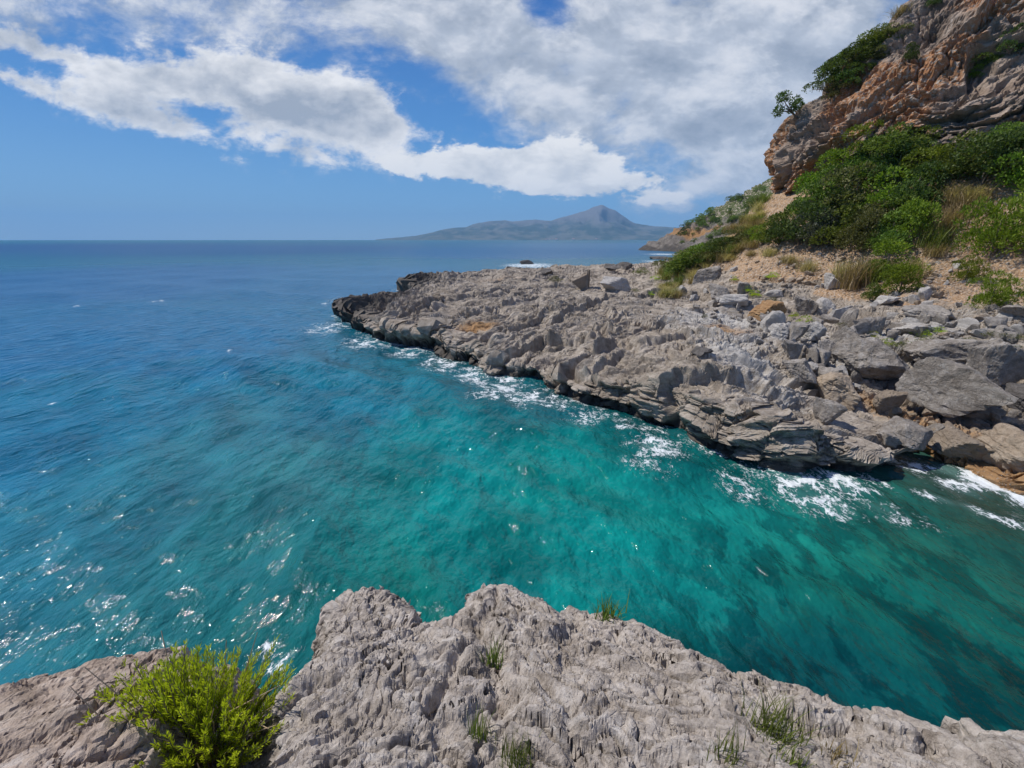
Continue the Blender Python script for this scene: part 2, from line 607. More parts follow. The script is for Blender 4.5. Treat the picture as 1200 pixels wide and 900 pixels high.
cps += [(20, 85, 1.2), (28, 95, 0.9), (35, 80, 3.2), (30, 62, 5.3), (45, 100, 3.0), (40, 70, 6.5), (32, 40, 13), (40, 33, 13), (55, 25, 14), (45, 60, 14), (62, 90, 8),
        (30, 12, 5), (45, 8, 9), (20, 3, 2.5), (30, 0, 5), (58, 112, 2.5), (-12, 55.5, 1.15), (-12.5, 37.5, 0.8), (24, 72, 1.9), (4, 55, 1.9), (60, 0, 12)]
base_surf = tps(cps)


def shore_fields(x, y):
    """height of the smooth ground and the distance to the waterline"""
    P = np.stack([x, y, np.zeros_like(x)], -1)
    wob = fbm(P * 0.45, 4) * 0.45 + fbm(P * 2.2, 2) * 0.08
    rr = np.clip(np.hypot(x, y) / 14.0, 0.55, 2.2)
    d = poly_sd(x, y, SHORE) + wob * rr * 0.8
    top = np.clip(base_surf(x, y), 0.35, 14.5)
    steep = 5.0 - 3.9 * smooth(x, 11.0, 13.0) * smooth(18 - y, 0, 5)
    prof = -0.15 + steep * d
    k = 0.35
    h = np.clip(0.5 + 0.5 * (prof - top) / k, 0, 1)
    z = prof * (1 - h) + top * h - k * h * (1 - h)
    return np.maximum(z, -1.6), d, top


def saw(L):
    s = L - np.floor(L)
    return np.where(s < 0.18, s / 0.18, 1 - (s - 0.18) / 0.82)


def build_shore():
    th = np.radians(spacing([(-25, 56, 0.123), (56, 88, 0.6)]))
    # rows are spread along the profile of the ground, so that steep faces get their share
    tc_ = th[::4] if len(th) % 4 == 1 else np.append(th[::4], th[-1])
    rf = geo([(7.5, 175, 0.0022)])
    xx = (rf[:, None] * np.sin(tc_)[None])
    yy = (rf[:, None] * np.cos(tc_)[None])
    zf = shore_fields(xx.ravel(), yy.ravel())[0].reshape(xx.shape)
    dr = np.diff(rf)[:, None]
    dzv = np.diff(zf, axis=0)
    zm = np.maximum(zf[1:], zf[:-1])
    w = np.sqrt((dr * (0.22 + 3.0 / rf[1:, None])) ** 2 + (0.8 * dzv) ** 2) / rf[1:, None]
    w = np.where(zm > 3.2, w * 0.6, w)
    w = np.where(rf[1:, None] > 64, w * 0.5, w)
    w = np.where(zm < -0.7, w * 0.04, w) + 1e-5
    cum = np.concatenate([np.zeros((1, len(tc_))), np.cumsum(w, 0)])
    NR = 650
    Rg = np.stack([np.interp(np.linspace(0, cum[-1, j], NR), cum[:, j], rf) for j in range(len(tc_))], 1)
    Rg = np.stack([np.convolve(np.pad(Rg[i], 9, mode='edge'), np.hanning(21)[1:-1] / np.hanning(21).sum(), 'valid') for i in range(NR)], 0)
    Rr = np.stack([np.interp(th, tc_, Rg[i]) for i in range(NR)], 0)
    nr, nc = Rr.shape
    x = (Rr * np.sin(th)[None]).ravel()
    y = (Rr * np.cos(th)[None]).ravel()
    z, d, top = shore_fields(x, y)
    co = np.stack([x, y, z], -1)
    # cheap cull before the heavy noise
    faces = grid_faces(nr, nc)
    N = grid_normals(co, nr, nc)
    keep = (z[faces] > -1.1).any(1)
    G_ = co.reshape(nr, nc, 3)
    sp_ = np.linalg.norm(np.gradient(G_, axis=0), axis=2).ravel()
    at = {'d': d.astype(np.float32), 'n': N.astype(np.float32), 's': sp_.astype(np.float32)}
    co, faces, at = compact(co, faces, keep, at)
    x, y, z = co.T
    N, d = at['n'], at['d']
    fit = lambda size: np.clip(1.6 - 2.2 * at['s'] / size, 0, 1)     # drop relief finer than the mesh can carry
    P = co.astype(np.float32)
    n_lo = fbm(P * 0.3, 4)
    soil = smooth(z + 0.9 * n_lo, 2.5, 3.6) * smooth(x + n_lo * 2, 14, 18)
    rk = 1 - 0.72 * soil
    # bedding: slabs that curve round the root of the shelf and step down towards the water
    bx_ = (x - 9.0) + 0.9 * n_lo
    by_ = (y - 16.0) * 0.92 + 0.9 * fbm(P * 0.3 + 13, 3)
    v = np.hypot(bx_, by_)
    u = np.arctan2(by_, -bx_) * np.maximum(v, 4) + 0.4 * z
    warp = fbm(np.stack([u * 0.16, v * 0.45, z * 0.4], -1), 4) * 0.55
    L = 0.75 * z - 0.24 * v + warp
    B3 = np.stack([u * 0.22, v * 1.25, z * 0.8], -1).astype(np.float32)
    gate = smooth(fbm(B3 * 0.5 + 40, 3), -0.3, 0.4)
    gate2 = smooth(fbm(B3 * 0.8 + 60, 2), -0.3, 0.3)
    disp = 0.44 * (saw(L / 0.62) - 0.5) * (0.25 + gate) + 0.115 * (saw(L / 0.23 + 0.3) - 0.5) * (0.25 + gate2) * fit(0.4) + 0.03 * (saw(L / 0.085) - 0.5) * (1.25 - gate) * fit(0.16)
    wu = fbm(P * 0.6 + 9, 4) * 0.4
    vz = v + 1.6 * z
    h1, e1, c1 = plates(u * 0.22 + wu, vz * 0.62 + wu, 0.9)
    disp += 0.17 * h1 * smooth(e1, -0.05, 0.3) - 0.17 * (1 - smooth(e1, 0.0, 0.07))
    h2, e2, c2 = plates(u * 0.42 + wu * 2, vz * 2.3 + wu * 2, 0.9)
    disp += fit(0.4) * (0.05 * h2 * smooth(e2, -0.05, 0.3) - 0.085 * (1 - smooth(e2, 0.0, 0.10)) * (0.3 + gate2))
    h3, e3, c3 = plates(u * 1.5 + wu * 4, vz * 6.0 + wu * 4, 0.9)
    disp += fit(0.18) * (0.022 * h3 * smooth(e3, -0.05, 0.3) - 0.03 * (1 - smooth(e3, 0.0, 0.14)))
    disp += 0.34 * fbm(P * 0.3 + 3, 3) + 0.12 * fbm(B3 * 1.2, 4, ridged=True) + fit(0.22) * (0.028 * fbm(B3 * 4, 3, ridged=True)) + fit(0.1) * 0.014 * fbm(P * 11, 2)
    # scarps: ledges that can be followed across the shelf
    jx, jy = x + 0.35 * fbm(P * 0.9 + 71, 3), y + 0.35 * fbm(P * 0.9 + 77, 3)
    for pts, A in [([(528, 430), (575, 413), (640, 398), (668, 402)], 0.75), ([(598, 455), (625, 441), (680, 426), (722, 413)], 0.6), ([(735, 482), (760, 470), (800, 456), (860, 456), (930, 474)], 0.55),
                   ([(780, 506), (830, 496), (905, 503)], 0.45), ([(490, 388), (560, 372), (640, 360)], 0.4), ([(640, 388), (720, 366), (790, 358)], 0.4), ([(550, 353), (650, 340), (730, 346)], 0.35),
                   ([(690, 440), (740, 420), (800, 415), (850, 425)], 0.4), ([(470, 372), (520, 356), (590, 350)], 0.3)]:
        pl = [at_z(px, py, 1.2)[:2] for px, py in pts]
        sd = seg_d(jx, jy, pl)
        q = np.array(pl)
        near_y = np.interp(jx, q[:, 0], q[:, 1])
        up = smooth(jy - near_y, -0.16, 0.16) * smooth(jx, q[0, 0] - 0.6, q[0, 0] + 0.6) * (1 - smooth(jx, q[-1, 0] - 0.6, q[-1, 0] + 0.6))
        disp += A * (0.85 * up * np.exp(-sd / 1.2) - 0.25 * np.exp(-((sd - 0.12) / 0.2) ** 2) * (1 - up))
    disp *= rk
    disp += soil * (0.10 * fbm(P * 0.9 + 70, 4) + 0.04 * fbm(P * 5 + 11, 3, ridged=True))
    # more broken at the seaward tips
    tip = smooth(-x, 3.5, 8.5)
    disp += tip * (0.34 * fbm(P * 0.8 + 5, 4, ridged=True) - 0.05)
    # undercut: the rock leans out above the waterline
    g = np.zeros((len(P), 2), np.float32)
    hn = N[:, :2] / (np.linalg.norm(N[:, :2], axis=1)[:, None] + 1e-6)
    over = smooth(z, 0.05, 0.75) * (1 - smooth(d, 0.25, 1.3)) * (1 - smooth(x, 10.3, 11.5)) * np.clip(0.55 + 0.6 * fbm(P * 0.35 + 21, 2), 0.1, 1.1)
    co2 = co + N * disp[:, None]
    co2[:, 0] += hn[:, 0] * over * 0.95
    co2[:, 1] += hn[:, 1] * over * 0.95
    # local colour: R soil, G pale, B dark, A rust
    mk = np.zeros((len(co), 4), np.float32)
    mk[:, 0] = soil
    blob = lambda cx, cy, rx, ry: np.exp(-(((x - cx) / rx) ** 2 + ((y - cy) / ry) ** 2))
    p1 = at_z(840, 380, 1.9)
    p2 = at_z(880, 430, 1.8)
    p3 = at_z(1130, 390, 2.4)
    mk[:, 1] = np.clip(0.62 * blob(p1[0], p1[1], 4.0, 6.0) + 0.6 * blob(p2[0], p2[1], 1.8, 3.5) + 0.45 * blob(p3[0], p3[1], 6, 3) + 0.2 * n_lo, 0, 1)
    wet = 1 - smooth(z + disp * 0.5 + 0.2 * n_lo, 0.2, 0.68)
    mk[:, 2] = np.clip(0.75 * wet * (1 - smooth(x, 9.5, 11)) + 0.62 * smooth(-x, 7.2, 10.5) + 0.25 * np.clip(n_lo, 0, 1), 0, 1)
    o1 = at_z(560, 386, 1.0)
    o2 = at_z(590, 326, 1.8)
    cove = smooth(x, 9.6, 11.4) * smooth(15 - y, 0, 3) * (1 - smooth(z, 0.45, 0.95))
    o3 = at_z(850, 392, 1.8)
    o4 = at_z(1015, 470, 0.8)
    mk[:, 3] = np.clip(0.75 * blob(o1[0], o1[1], 1.7, 1.1) + 0.45 * blob(o2[0], o2[1], 5, 3.0) + 0.66 * cove + 0.6 * blob(o3[0], o3[1], 1.5, 1.6) + 0.5 * blob(o4[0], o4[1], 1.2, 1.0), 0, 1)
    me = mesh_from('rock_shelf', co2, faces, M_SHELF, {'mask': mk}, shade=False)
    o = link('rock_shelf', me)
    tag(o, 'grey fissured limestone shelf running from the sea to the dirt slope', 'rock shelf', kind='structure')
    return co2, faces


shore_co, shore_faces = build_shore()


# ------------------------------------------------------------------ the cliff
def build_cliff():
    pts = np.array([(78, 100), (60, 84), (43, 66), (33.5, 53.5), (27.4, 46.0), (24.6, 41.8), (24.9, 38.2), (26.1, 35.4), (28.6, 32.2), (33, 28.8), (40, 23.8), (50, 15), (62, 2), (72, -12)], float)
    # arc-length spline through the points
    t = np.concatenate([[0], np.cumsum(np.hypot(*np.diff(pts, axis=0).T))])
    # dense where it is seen
    s = np.concatenate([np.arange(0, t[3], 0.6), np.arange(t[3], t[10] + 2, 0.092), np.arange(t[10] + 2, t[-1], 0.6)])
    bx, by = np.interp(s, t, pts[:, 0]), np.interp(s, t, pts[:, 1])
    ker = lambda a, w: np.array([np.interp(s + o, s, a) for o in np.linspace(-w, w, 9)]).mean(0)
    bx, by = ker(bx, 2.0), ker(by, 2.0)
    tx, ty = np.gradient(bx, s), np.gradient(by, s)
    ln = np.hypot(tx, ty)
    inx, iny = -ty / ln, tx / ln                       # into the hill
    zc = np.concatenate([np.arange(2.5, 26, 0.09), np.arange(26, 46, 0.5)])
    sh = np.interp(zc, [2, 9.4, 10.8, 12, 14.2, 16.6, 20.9, 24.5, 30, 36, 46], [-0.3, -0.3, -0.9, -1.5, -1.2, 0.8, 3.4, 7.6, 15.5, 27, 52])
    sh = np.convolve(np.pad(sh, 10, mode='edge'), np.ones(21) / 21, 'valid')
    nr, nc = len(zc), len(s)
    X = bx[None] + inx[None] * sh[:, None]
    Y = by[None] + iny[None] * sh[:, None]
    Zz = np.repeat(zc[:, None], nc, 1)
    co = np.stack([X, Y, Zz], -1).reshape(-1, 3)
    N = grid_normals(co, nr, nc)
    out = -np.stack([np.repeat(inx[None], nr, 0), np.repeat(iny[None], nr, 0)], -1).reshape(-1, 2)
    flip = (N[:, :2] * out).sum(1) < 0
    N[flip] *= -1
    P = co.astype(np.float32)
    tdir = np.array([0.76, -0.65])
    a = P[:, 0] * tdir[0] + P[:, 1] * tdir[1]
    L = -0.50 * a + 0.80 * P[:, 2] + 0.25 * (P[:, 0] * 0.65 + P[:, 1] * 0.76) + fbm(P * 0.16, 4) * 2.2
    al = 0.82 * a + 0.55 * P[:, 2]
    gate = smooth(fbm(P * 0.22 + 7, 3), -0.4, 0.4)
    disp = 0.75 * fbm(P * 0.16 + 2, 3) + 0.60 * (saw(L / 2.1) - 0.5) * (0.3 + gate) + 0.34 * (saw(L / 0.75) - 0.5) * (0.3 + gate) + 0.11 * (saw(L / 0.26) - 0.5)
    wu = fbm(P * 0.4, 3) * 0.6
    h1, e1, c1 = plates(al * 0.20 + wu, L * 0.42 + wu, 1.0)
    disp += 0.48 * h1 * smooth(e1, -0.05, 0.3) - 0.40 * (1 - smooth(e1, 0, 0.08))
    h2, e2, c2 = plates(al * 0.6 + wu * 2, L * 1.3 + wu * 2, 1.0)
    disp += 0.17 * h2 * smooth(e2, -0.05, 0.3) - 0.14 * (1 - smooth(e2, 0, 0.12))
    h3, e3, c3 = plates(al * 1.8 + wu * 4, L * 4 + wu * 4, 1.0)
    disp += 0.09 * h3 * smooth(e3, -0.05, 0.3) - 0.05 * (1 - smooth(e3, 0, 0.15))
    disp += 0.09 * fbm(P * 0.9, 4, ridged=True) + 0.05 * fbm(P * 4, 2)
    # hollows seen near the top
    for (px, py, rr_, dep) in [(1088, 38, 1.3, 1.3), (1130, 82, 1.2, 1.0), (1150, 62, 0.9, 0.8), (910, 150, 0.8, 0.3)]:
        dv = np.array(ray(px, py)) / np.linalg.norm(ray(px, py))
        q = P - np.array([0, 0, CAM_H], np.float32)
        tt = q @ dv
        dist = np.linalg.norm(q - tt[:, None] * dv, axis=1)
        disp -= dep * np.exp(-(dist / rr_) ** 2 * 1.2) * (tt < 60)
    co = co + N * disp[:, None]
    orange = smooth(fbm(P * np.array([0.16, 0.16, 0.2]) + 11, 3) + 0.35 * fbm(np.stack([al * 0.08, L * 0.5, P[:, 2] * 0.05], -1), 3) + 0.05, -0.28, 0.42)
    orange = np.clip(orange * 0.95 + 0.27 - 0.2 * smooth(a, 8, 14) * (1 - smooth(P[:, 2], 17, 22)), 0, 1)
    grass = smooth(P[:, 2] + 3 * fbm(P * 0.3, 3), 19, 23) * (1 - smooth(a, 0, 9))
    mk = np.zeros((len(co), 4), np.float32)
    mk[:, 0] = orange * 0.8
    mk[:, 1] = np.clip(0.34 * smooth(fbm(np.stack([al * 0.12, L * 0.8, P[:, 2] * 0.05], -1) + 31, 3), 0.1, 0.6) , 0, 1)
    mk[:, 2] = np.clip(0.5 * smooth(fbm(P * 0.35 + 50, 3), 0.2, 0.7), 0, 1)
    mk[:, 3] = grass * 0.0
    faces = grid_faces(nr, nc)
    me = mesh_from('cliff', co, faces, M_CLIFF, {'mask': mk}, shade=False)
    o = link('cliff', me)
    tag(o, 'steep orange and grey limestone cliff rising out of the right of the picture', 'cliff', kind='structure')
    return co, faces


cliff_co, cliff_faces = build_cliff()

bvh_shore = BVHTree.FromPolygons(shore_co.tolist(), shore_faces.tolist())
bvh_cliff = BVHTree.FromPolygons(cliff_co.tolist(), cliff_faces.tolist())
EYE = Vector((0, 0, CAM_H))


def hit(px, py, only=None):
    """first rock surface behind a point of the photograph: position, normal, distance along the view axis"""
    d = Vector(ray(px, py)).normalized()
    best = None
    for b in (bvh_shore, bvh_cliff):
        if only and b is not only:
            continue
        r_ = b.ray_cast(EYE, d)
        if r_[0] is not None and (best is None or r_[3] < best[2]):
            best = (r_[0], r_[1], r_[3])
    if best is None:
        return None
    p, n, _ = best
    if n.dot(d) > 0:
        n = -n
    depth = (p - EYE).dot(Vector((0, CP, -SP)))
    return p, n, depth


def drop(x, y):
    """ground height on the shore at x, y"""
    r_ = bvh_shore.ray_cast(Vector((x, y, 40)), Vector((0, 0, -1)))
    return r_[0].z if r_[0] is not None else 0.0


# ------------------------------------------------------------------ far headland
def build_headland():
    pts = [(88, 295, 0), (84, 250, 0), (79, 207, 0), (66, 172, 0.3), (96, 303, -2), (120, 312, -2), (150, 320, -2), (60, 240, -8), (62, 300, -10), (100, 340, -10), (52, 200, -7), (48, 165, -5),
           at_y(775, 285, 290), at_y(800, 270, 283), at_y(830, 251, 272), at_y(860, 237, 262), at_y(893, 221, 250), (190, 230, 62), (175, 180, 52), (140, 130, 40), (110, 110, 26), (200, 140, 70),
           at_y(835, 275, 225), at_y(870, 255, 195), at_y(805, 285, 245), (90, 140, 12), (75, 155, 3), (180, 290, 30), (220, 320, 20), (95, 175, 13)]
    f = tps(pts)
    xs, ys = np.arange(50, 222, 0.9), np.arange(118, 350, 1.0)
    X, Y = np.meshgrid(xs, ys)
    x, y = X.ravel(), Y.ravel()
    z = f(x, y)
    co = np.stack([x, y, z], -1)
    N = grid_normals(co, len(ys), len(xs))
    P = co.astype(np.float32)
    L = 0.8 * z + 0.25 * x - 0.1 * y + 5 * fbm(P * 0.03, 3)
    disp = 1.6 * (saw(L / 4.5) - 0.5) + 0.7 * (saw(L / 1.7) - 0.5) + 2.0 * fbm(P * 0.06, 4) + 0.9 * fbm(P * 0.2, 3, ridged=True)
    co = co + N * (disp * smooth(z, -2, 2.5))[:, None]
    mk = np.zeros((len(co), 4), np.float32)
    nn = fbm(P * 0.05 + 4, 3)
    c = at_y(842, 276, 222)
    mk[:, 3] = np.clip(0.8 * np.exp(-(((x - c[0]) / 9) ** 2 + ((z - c[2]) / 4.5) ** 2)), 0, 1)
    mk[:, 0] = smooth(z + 5 * nn, 9, 17) * 0.8 * (1 - mk[:, 3])
    mk[:, 2] = 0.8 * (1 - smooth(z, 0.5, 3.0))
    faces = grid_faces(len(ys), len(xs))
    keep = (co[faces][:, :, 2] > -3).any(1)
    co, faces, at = compact(co, faces, keep, {'mask': mk})
    o = link('headland', mesh_from('headland', co, faces, M_HEAD, at))
    tag(o, 'low grey headland with green top sloping into the sea beyond the cliff', 'headland', kind='structure')
    return BVHTree.FromPolygons(co.tolist(), faces.tolist())


bvh_head = build_headland()


# ------------------------------------------------------------------ mountain across the gulf
def build_mountain():
    mat, nt, b = new_mat('mountain_slopes')
    tc = nt.node('ShaderNodeTexCoord')
    v = tc.outputs['Object']
    n = nt.noise(v, 0.0035, 8, 0.65)
    geo_ = nt.node('ShaderNodeNewGeometry')
    sp = nt.node('ShaderNodeSeparateXYZ')
    nt.l.new(geo_.outputs['Position'], sp.inputs[0])
    rocky = nt.step(nt.m('ADD', sp.outputs[2], nt.m('MULTIPLY', n, 400)), 380, 640)
    low = nt.mix(nt.step(n, 0.42, 0.6), (0.035, 0.055, 0.03), (0.12, 0.12, 0.085))
    col = nt.mix(rocky, low, (0.15, 0.14, 0.13))
    nt.l.new(col, b.inputs['Base Color'])
    b.inputs['Roughness'].default_value = 1.0
    D = 9000.0
    sil = [(440, 280.5), (450, 279.8), (470, 278), (488, 276.2), (508, 272), (526, 267.5), (538, 266.6), (546, 266.8), (554, 262.7), (568, 260), (583, 258.4), (594, 258.2), (602, 259.6), (614, 258.2), (627, 257.2), (638, 258.4), (646, 258.6), (652, 256.6), (659, 254.6),
           (668, 252.4), (678, 249), (687, 246.6), (694, 243.4), (700, 241.4), (705, 239.6), (708, 240.4), (714, 244.6), (718, 245.4), (722, 247), (727, 251), (732, 254.4), (738, 258.6), (744, 261.6), (755, 263.6), (767, 265.2), (780, 265.8), (801, 267), (830, 268), (900, 268), (960, 268), (1020, 270), (1100, 276)]
    az = np.array([math.atan2(*ray(px, py)[:2]) for px, py in sil])
    hh = np.array([CAM_H + ray(px, py)[2] * D / math.hypot(*ray(px, py)[:2]) for px, py in sil])
    th = np.linspace(az[0], az[-1], 470)
    H = np.maximum(np.interp(th, az, hh), 0)
    H = np.convolve(np.pad(H, 1, mode='edge'), np.ones(3) / 3, 'valid')
    q = np.linspace(-1, 1, 61)                          # -1 front shore, 0 crest, 1 back
    rr = D + np.where(q < 0, 1500 * q, 2500 * q)
    prof = np.where(q < 0, (1 + q) ** 1.15, (1 - q) ** 1.2)
    x = (rr[:, None] * np.sin(th)[None]).ravel()
    y = (rr[:, None] * np.cos(th)[None]).ravel()
    P = np.stack([x, y, np.zeros_like(x)], -1).astype(np.float32)
    z = (prof[:, None] * H[None]).ravel()
    rid = fbm(P * 0.0016, 5, ridged=True)
    # keep the crest as it is and carve gullies down the flanks
    flank = (np.minimum(1, 4 * prof * (1 - prof))[:, None] * np.ones_like(H)[None]).ravel()
    z = z * (1 + 0.36 * flank * np.minimum(rid - 1.0, 0.05)) + 8 * fbm(P * 0.006, 3) * np.minimum(z / 60, 1)
    z = np.where(z < 1, z - 6, z)
    o = link('mountain', mesh_from('mountain', np.stack([x, y, z], -1), grid_faces(len(q), len(th)), mat))
    tag(o, 'hazy blue mountain with a pointed peak across the gulf', 'mountain', kind='structure')
    return D - 1500


mtn_r = build_mountain()


# ------------------------------------------------------------------ near rocks under the camera
def plane_hit(px, py, a, b):
    d = ray(px, py)
    t = (CAM_H - a) / (-d[2] - b * d[1])
    return (d[0] * t, d[1] * t)


def near_rock(name, parts, th_range, rough_k, mat, label, cracks=(), seed=0):
    """parts: (outline in photo points, a, b, drop slope): top plane z = a - b*y inside the outline"""
    th = np.radians(np.arange(th_range[0], th_range[1], 0.185))
    r = spacing([(0.45, 3.3, 0.0085), (3.3, 6.0, 0.05)])
    nr, nc = len(r), len(th)
    x = (r[:, None] * np.sin(th)[None]).ravel()
    y = (r[:, None] * np.cos(th)[None]).ravel()
    P2 = np.stack([x, y, np.full_like(x, seed)], -1).astype(np.float32)
    wob = 0.10 * fbm(P2 * 1.6, 4) + 0.035 * fbm(P2 * 7, 3, ridged=True)
    z = np.full_like(x, -1.5)
    dd = np.full_like(x, -9.0)
    for outl, a, b, slope in parts:
        poly = [plane_hit(px, py, a, b) for px, py in outl]
        d = poly_sd(x, y, poly) + wob * 0.55
        top = a - b * y
        edge = np.where(d > 0, top - 0.10 * np.exp(-d / 0.12), top - 0.10 + slope * d)
        z = np.maximum(z, edge)
        dd = np.maximum(dd, d)
    z = np.maximum(z, -1.2)
    co = np.stack([x, y, z], -1)
    N = grid_normals(co, nr, nc)
    N = np.where((N[:, 2] < 0)[:, None], -N, N)
    # keep sideways displacement modest so that steep faces stay whole
    P = co.astype(np.float32)
    P[:, 2] += seed
    lo = fbm(P * 0.8, 3)
    ang = np.radians(48) - np.radians(70) * smooth(x + 0.3 * lo, -0.5, 1.1) + 0.3 * lo
    u = x * np.cos(ang) + y * np.sin(ang)
    v = -x * np.sin(ang) + y * np.cos(ang) + 0.6 * z
    wu = fbm(P * 2.2 + 4, 4) * 0.5
    disp = 0.10 * fbm(P * 1.3, 3)
    jw = 0.03 * fbm(P * 5 + 2, 2)
    g2 = smooth(fbm(P * 1.5 + 20, 2), -0.3, 0.4)
    h1, e1, c1 = plates(u * 1.2 + wu + jw, v * 2.6 + wu - jw, 0.8)
    disp += 0.055 * h1 * smooth(e1, -0.05, 0.35) - 0.13 * (1 - smooth(e1, 0.0, 0.03)) * smooth(c1, 0.05, 0.4)
    h2, e2, c2 = plates(u * 3.6 + wu * 2 + jw * 2, v * 8.0 + wu * 2 - jw * 2, 0.9)
    disp += 0.026 * h2 * (0.4 + g2) * smooth(e2, -0.05, 0.35) - 0.045 * (1 - smooth(e2, 0, 0.06)) * (0.4 + g2)
    h3, e3, c3 = plates(u * 10 + wu * 4 + jw * 4, v * 19 + wu * 4 - jw * 4, 0.9)
    disp += 0.015 * h3 * smooth(e3, -0.05, 0.3) - 0.014 * (1 - smooth(e3, 0, 0.14)) * (0.3 + smooth(lo, -0.4, 0.3))
    h4, e4, c4 = plates(u * 26 + wu * 9, v * 40 + wu * 9, 0.9)
    disp += 0.005 * h4
    L = v * 1.0 + 0.6 * z + 0.25 * fbm(P * 1.4 + 8, 3)
    disp += 0.034 * (saw(L / 0.26) - 0.5) * smooth(-lo, -0.25, 0.35) + 0.013 * (saw(L / 0.075 + jw * 4) - 0.5) * smooth(-x, -0.2, 0.6)
    disp += 0.012 * fbm(P * 5, 3, ridged=True) + 0.004 * fbm(P * 22, 3)
    disp *= rough_k
    for pts, w, dep in cracks:
        pl = [plane_hit(px, py, parts[0][1], parts[0][2]) for px, py in pts]
        jx = x + 0.05 * perlin(P2 * 6)
        jy = y + 0.05 * perlin(P2 * 6 + 33)
        disp -= dep * np.exp(-(seg_d(jx, jy, pl) / w) ** 2)
    co = co + N * disp[:, None] * np.where(dd > -0.25, 1.0, 0.8)[:, None]
    # a height field cannot carry relief on its own steep steps: even those out sideways
    for it in range(1):
        nz = np.abs(grid_normals(co, nr, nc)[:, 2]).reshape(nr, nc)
        m_ = (nz < 0.62).astype(np.float32)
        for ax, k_ in ((0, 5), (1, 7)):                   # wide steps only; narrow cracks average out
            m_ = sum(np.roll(m_, j, ax) for j in range(-k_, k_ + 1)) / (2 * k_ + 1)
        m_ = smooth(m_, 0.38, 0.70)
        G_ = co.reshape(nr, nc, 3)
        Zb = sum(np.roll(G_[:, :, 2], j, 1) for j in range(-5, 6)) / 11
        G_[:, 6:-6, 2] = (G_[:, :, 2] * (1 - m_) + Zb * m_)[:, 6:-6]
        co = G_.reshape(-1, 3)
    # fine flakes and tight cracks, laid on the finished form in all three directions
    N3 = grid_normals(co, nr, nc)
    Q = co.astype(np.float32)
    Q[:, 2] += seed
    qv = v + 1.1 * co[:, 2]
    wq = fbm(Q * 5 + 3, 3) * 0.3
    h5, e5, c5 = plates(u * 4.5 + wq * 2, qv * 14 + wq * 2, 0.9)
    h6, e6, c6 = plates(u * 13 + wq * 5, qv * 34 + wq * 5, 0.9)
    h7, e7, c7 = plates(u * 2.1 + wq * 0.8, qv * 4.4 - wq * 0.8, 0.9)
    rgh = 0.2 + 0.8 * smooth(fbm(Q * 1.9 + 44, 3), -0.25, 0.5)        # broken in places, smooth slabs in others
    fine = rgh * (0.0075 * h5 - 0.012 * (1 - smooth(e5, 0, 0.08)) * (c5 > 0.45) + 0.0035 * h6 - 0.004 * (1 - smooth(e6, 0, 0.12))) + 0.0035 * fbm(Q * 16, 3, ridged=True)
    fine -= 0.06 * (1 - smooth(e7, 0, 0.028)) * (c7 > 0.35)
    co = co + N3 * (fine * rough_k ** 0.7 * (dd > -0.3))[:, None]
    mk = np.zeros((len(co), 4), np.float32)
    mk[:, 0] = 0.0
    mk[:, 1] = np.clip(0.35 * smooth(fbm(P * 2.5 + 60, 3), 0.0, 0.6), 0, 1)
    mk[:, 2] = 0.8 * (1 - smooth(z, 0.2, 0.8))
    mk[:, 3] = 0.26 * smooth(fbm(P * 1.7 + 90, 3), 0.15, 0.6)
    faces = grid_faces(nr, nc)
    keep = (co[faces][:, :, 2] > -0.9).any(1)
    co, faces, at = compact(co, faces, keep, {'mask': mk})
    o = link(name, mesh_from(name, co, faces, mat, at, shade=False))
    tag(o, label, 'rock', kind='structure')
    return BVHTree.FromPolygons(co.tolist(), faces.tolist())


centre_outline = [(322, 800), (345, 782), (366, 770), (378, 742), (384, 706), (398, 690), (440, 684), (468, 694), (492, 716), (512, 722), (538, 711), (560, 688), (590, 681), (632, 690), (680, 707),
                  (740, 717), (800, 739), (858, 768), (905, 778), (950, 800), (1000, 822), (1050, 826), (1100, 852), (1150, 872), (1215, 876), (1400, 900), (1500, 1100), (1300, 1500), (700, 1700), (300, 1300), (280, 1000), (305, 880)]
cleft_outline = [(170, 868), (235, 842), (310, 838), (352, 850), (380, 1000), (330, 1200), (100, 1200), (90, 960)]
bvh_near = near_rock('near_rock', [(centre_outline, 4.6, 0.35, 3.2), (cleft_outline, 4.22, 0.35, 2.6)], (-52, 84), 1.0, M_FG,
                     'pale grey fissured limestone ledge filling the bottom of the picture',
                     cracks=[([(584, 690), (560, 735), (530, 790), (500, 830)], 0.018, 0.11), ([(735, 716), (712, 745), (700, 758)], 0.014, 0.10),
                             ([(575, 745), (580, 790), (600, 815)], 0.05, 0.10), ([(610, 790), (660, 830), (680, 900)], 0.03, 0.06), ([(392, 690), (400, 712)], 0.012, 0.06)], seed=0.0)
left_outline = [(-120, 850), (-60, 815), (0, 792), (60, 777), (130, 757), (205, 736), (218, 744), (196, 790), (172, 840), (150, 900), (110, 1100), (-200, 1300), (-400, 1100)]
bvh_left = near_rock('near_boulder', [(left_outline, 4.55, 0.30, 2.6)], (-86, -38), 0.5, M_LEFT,
                     'beige limestone boulder at the lower left corner beside the bright green plant', cracks=[([(0, 880), (90, 840), (170, 800)], 0.03, 0.05)], seed=13.0)


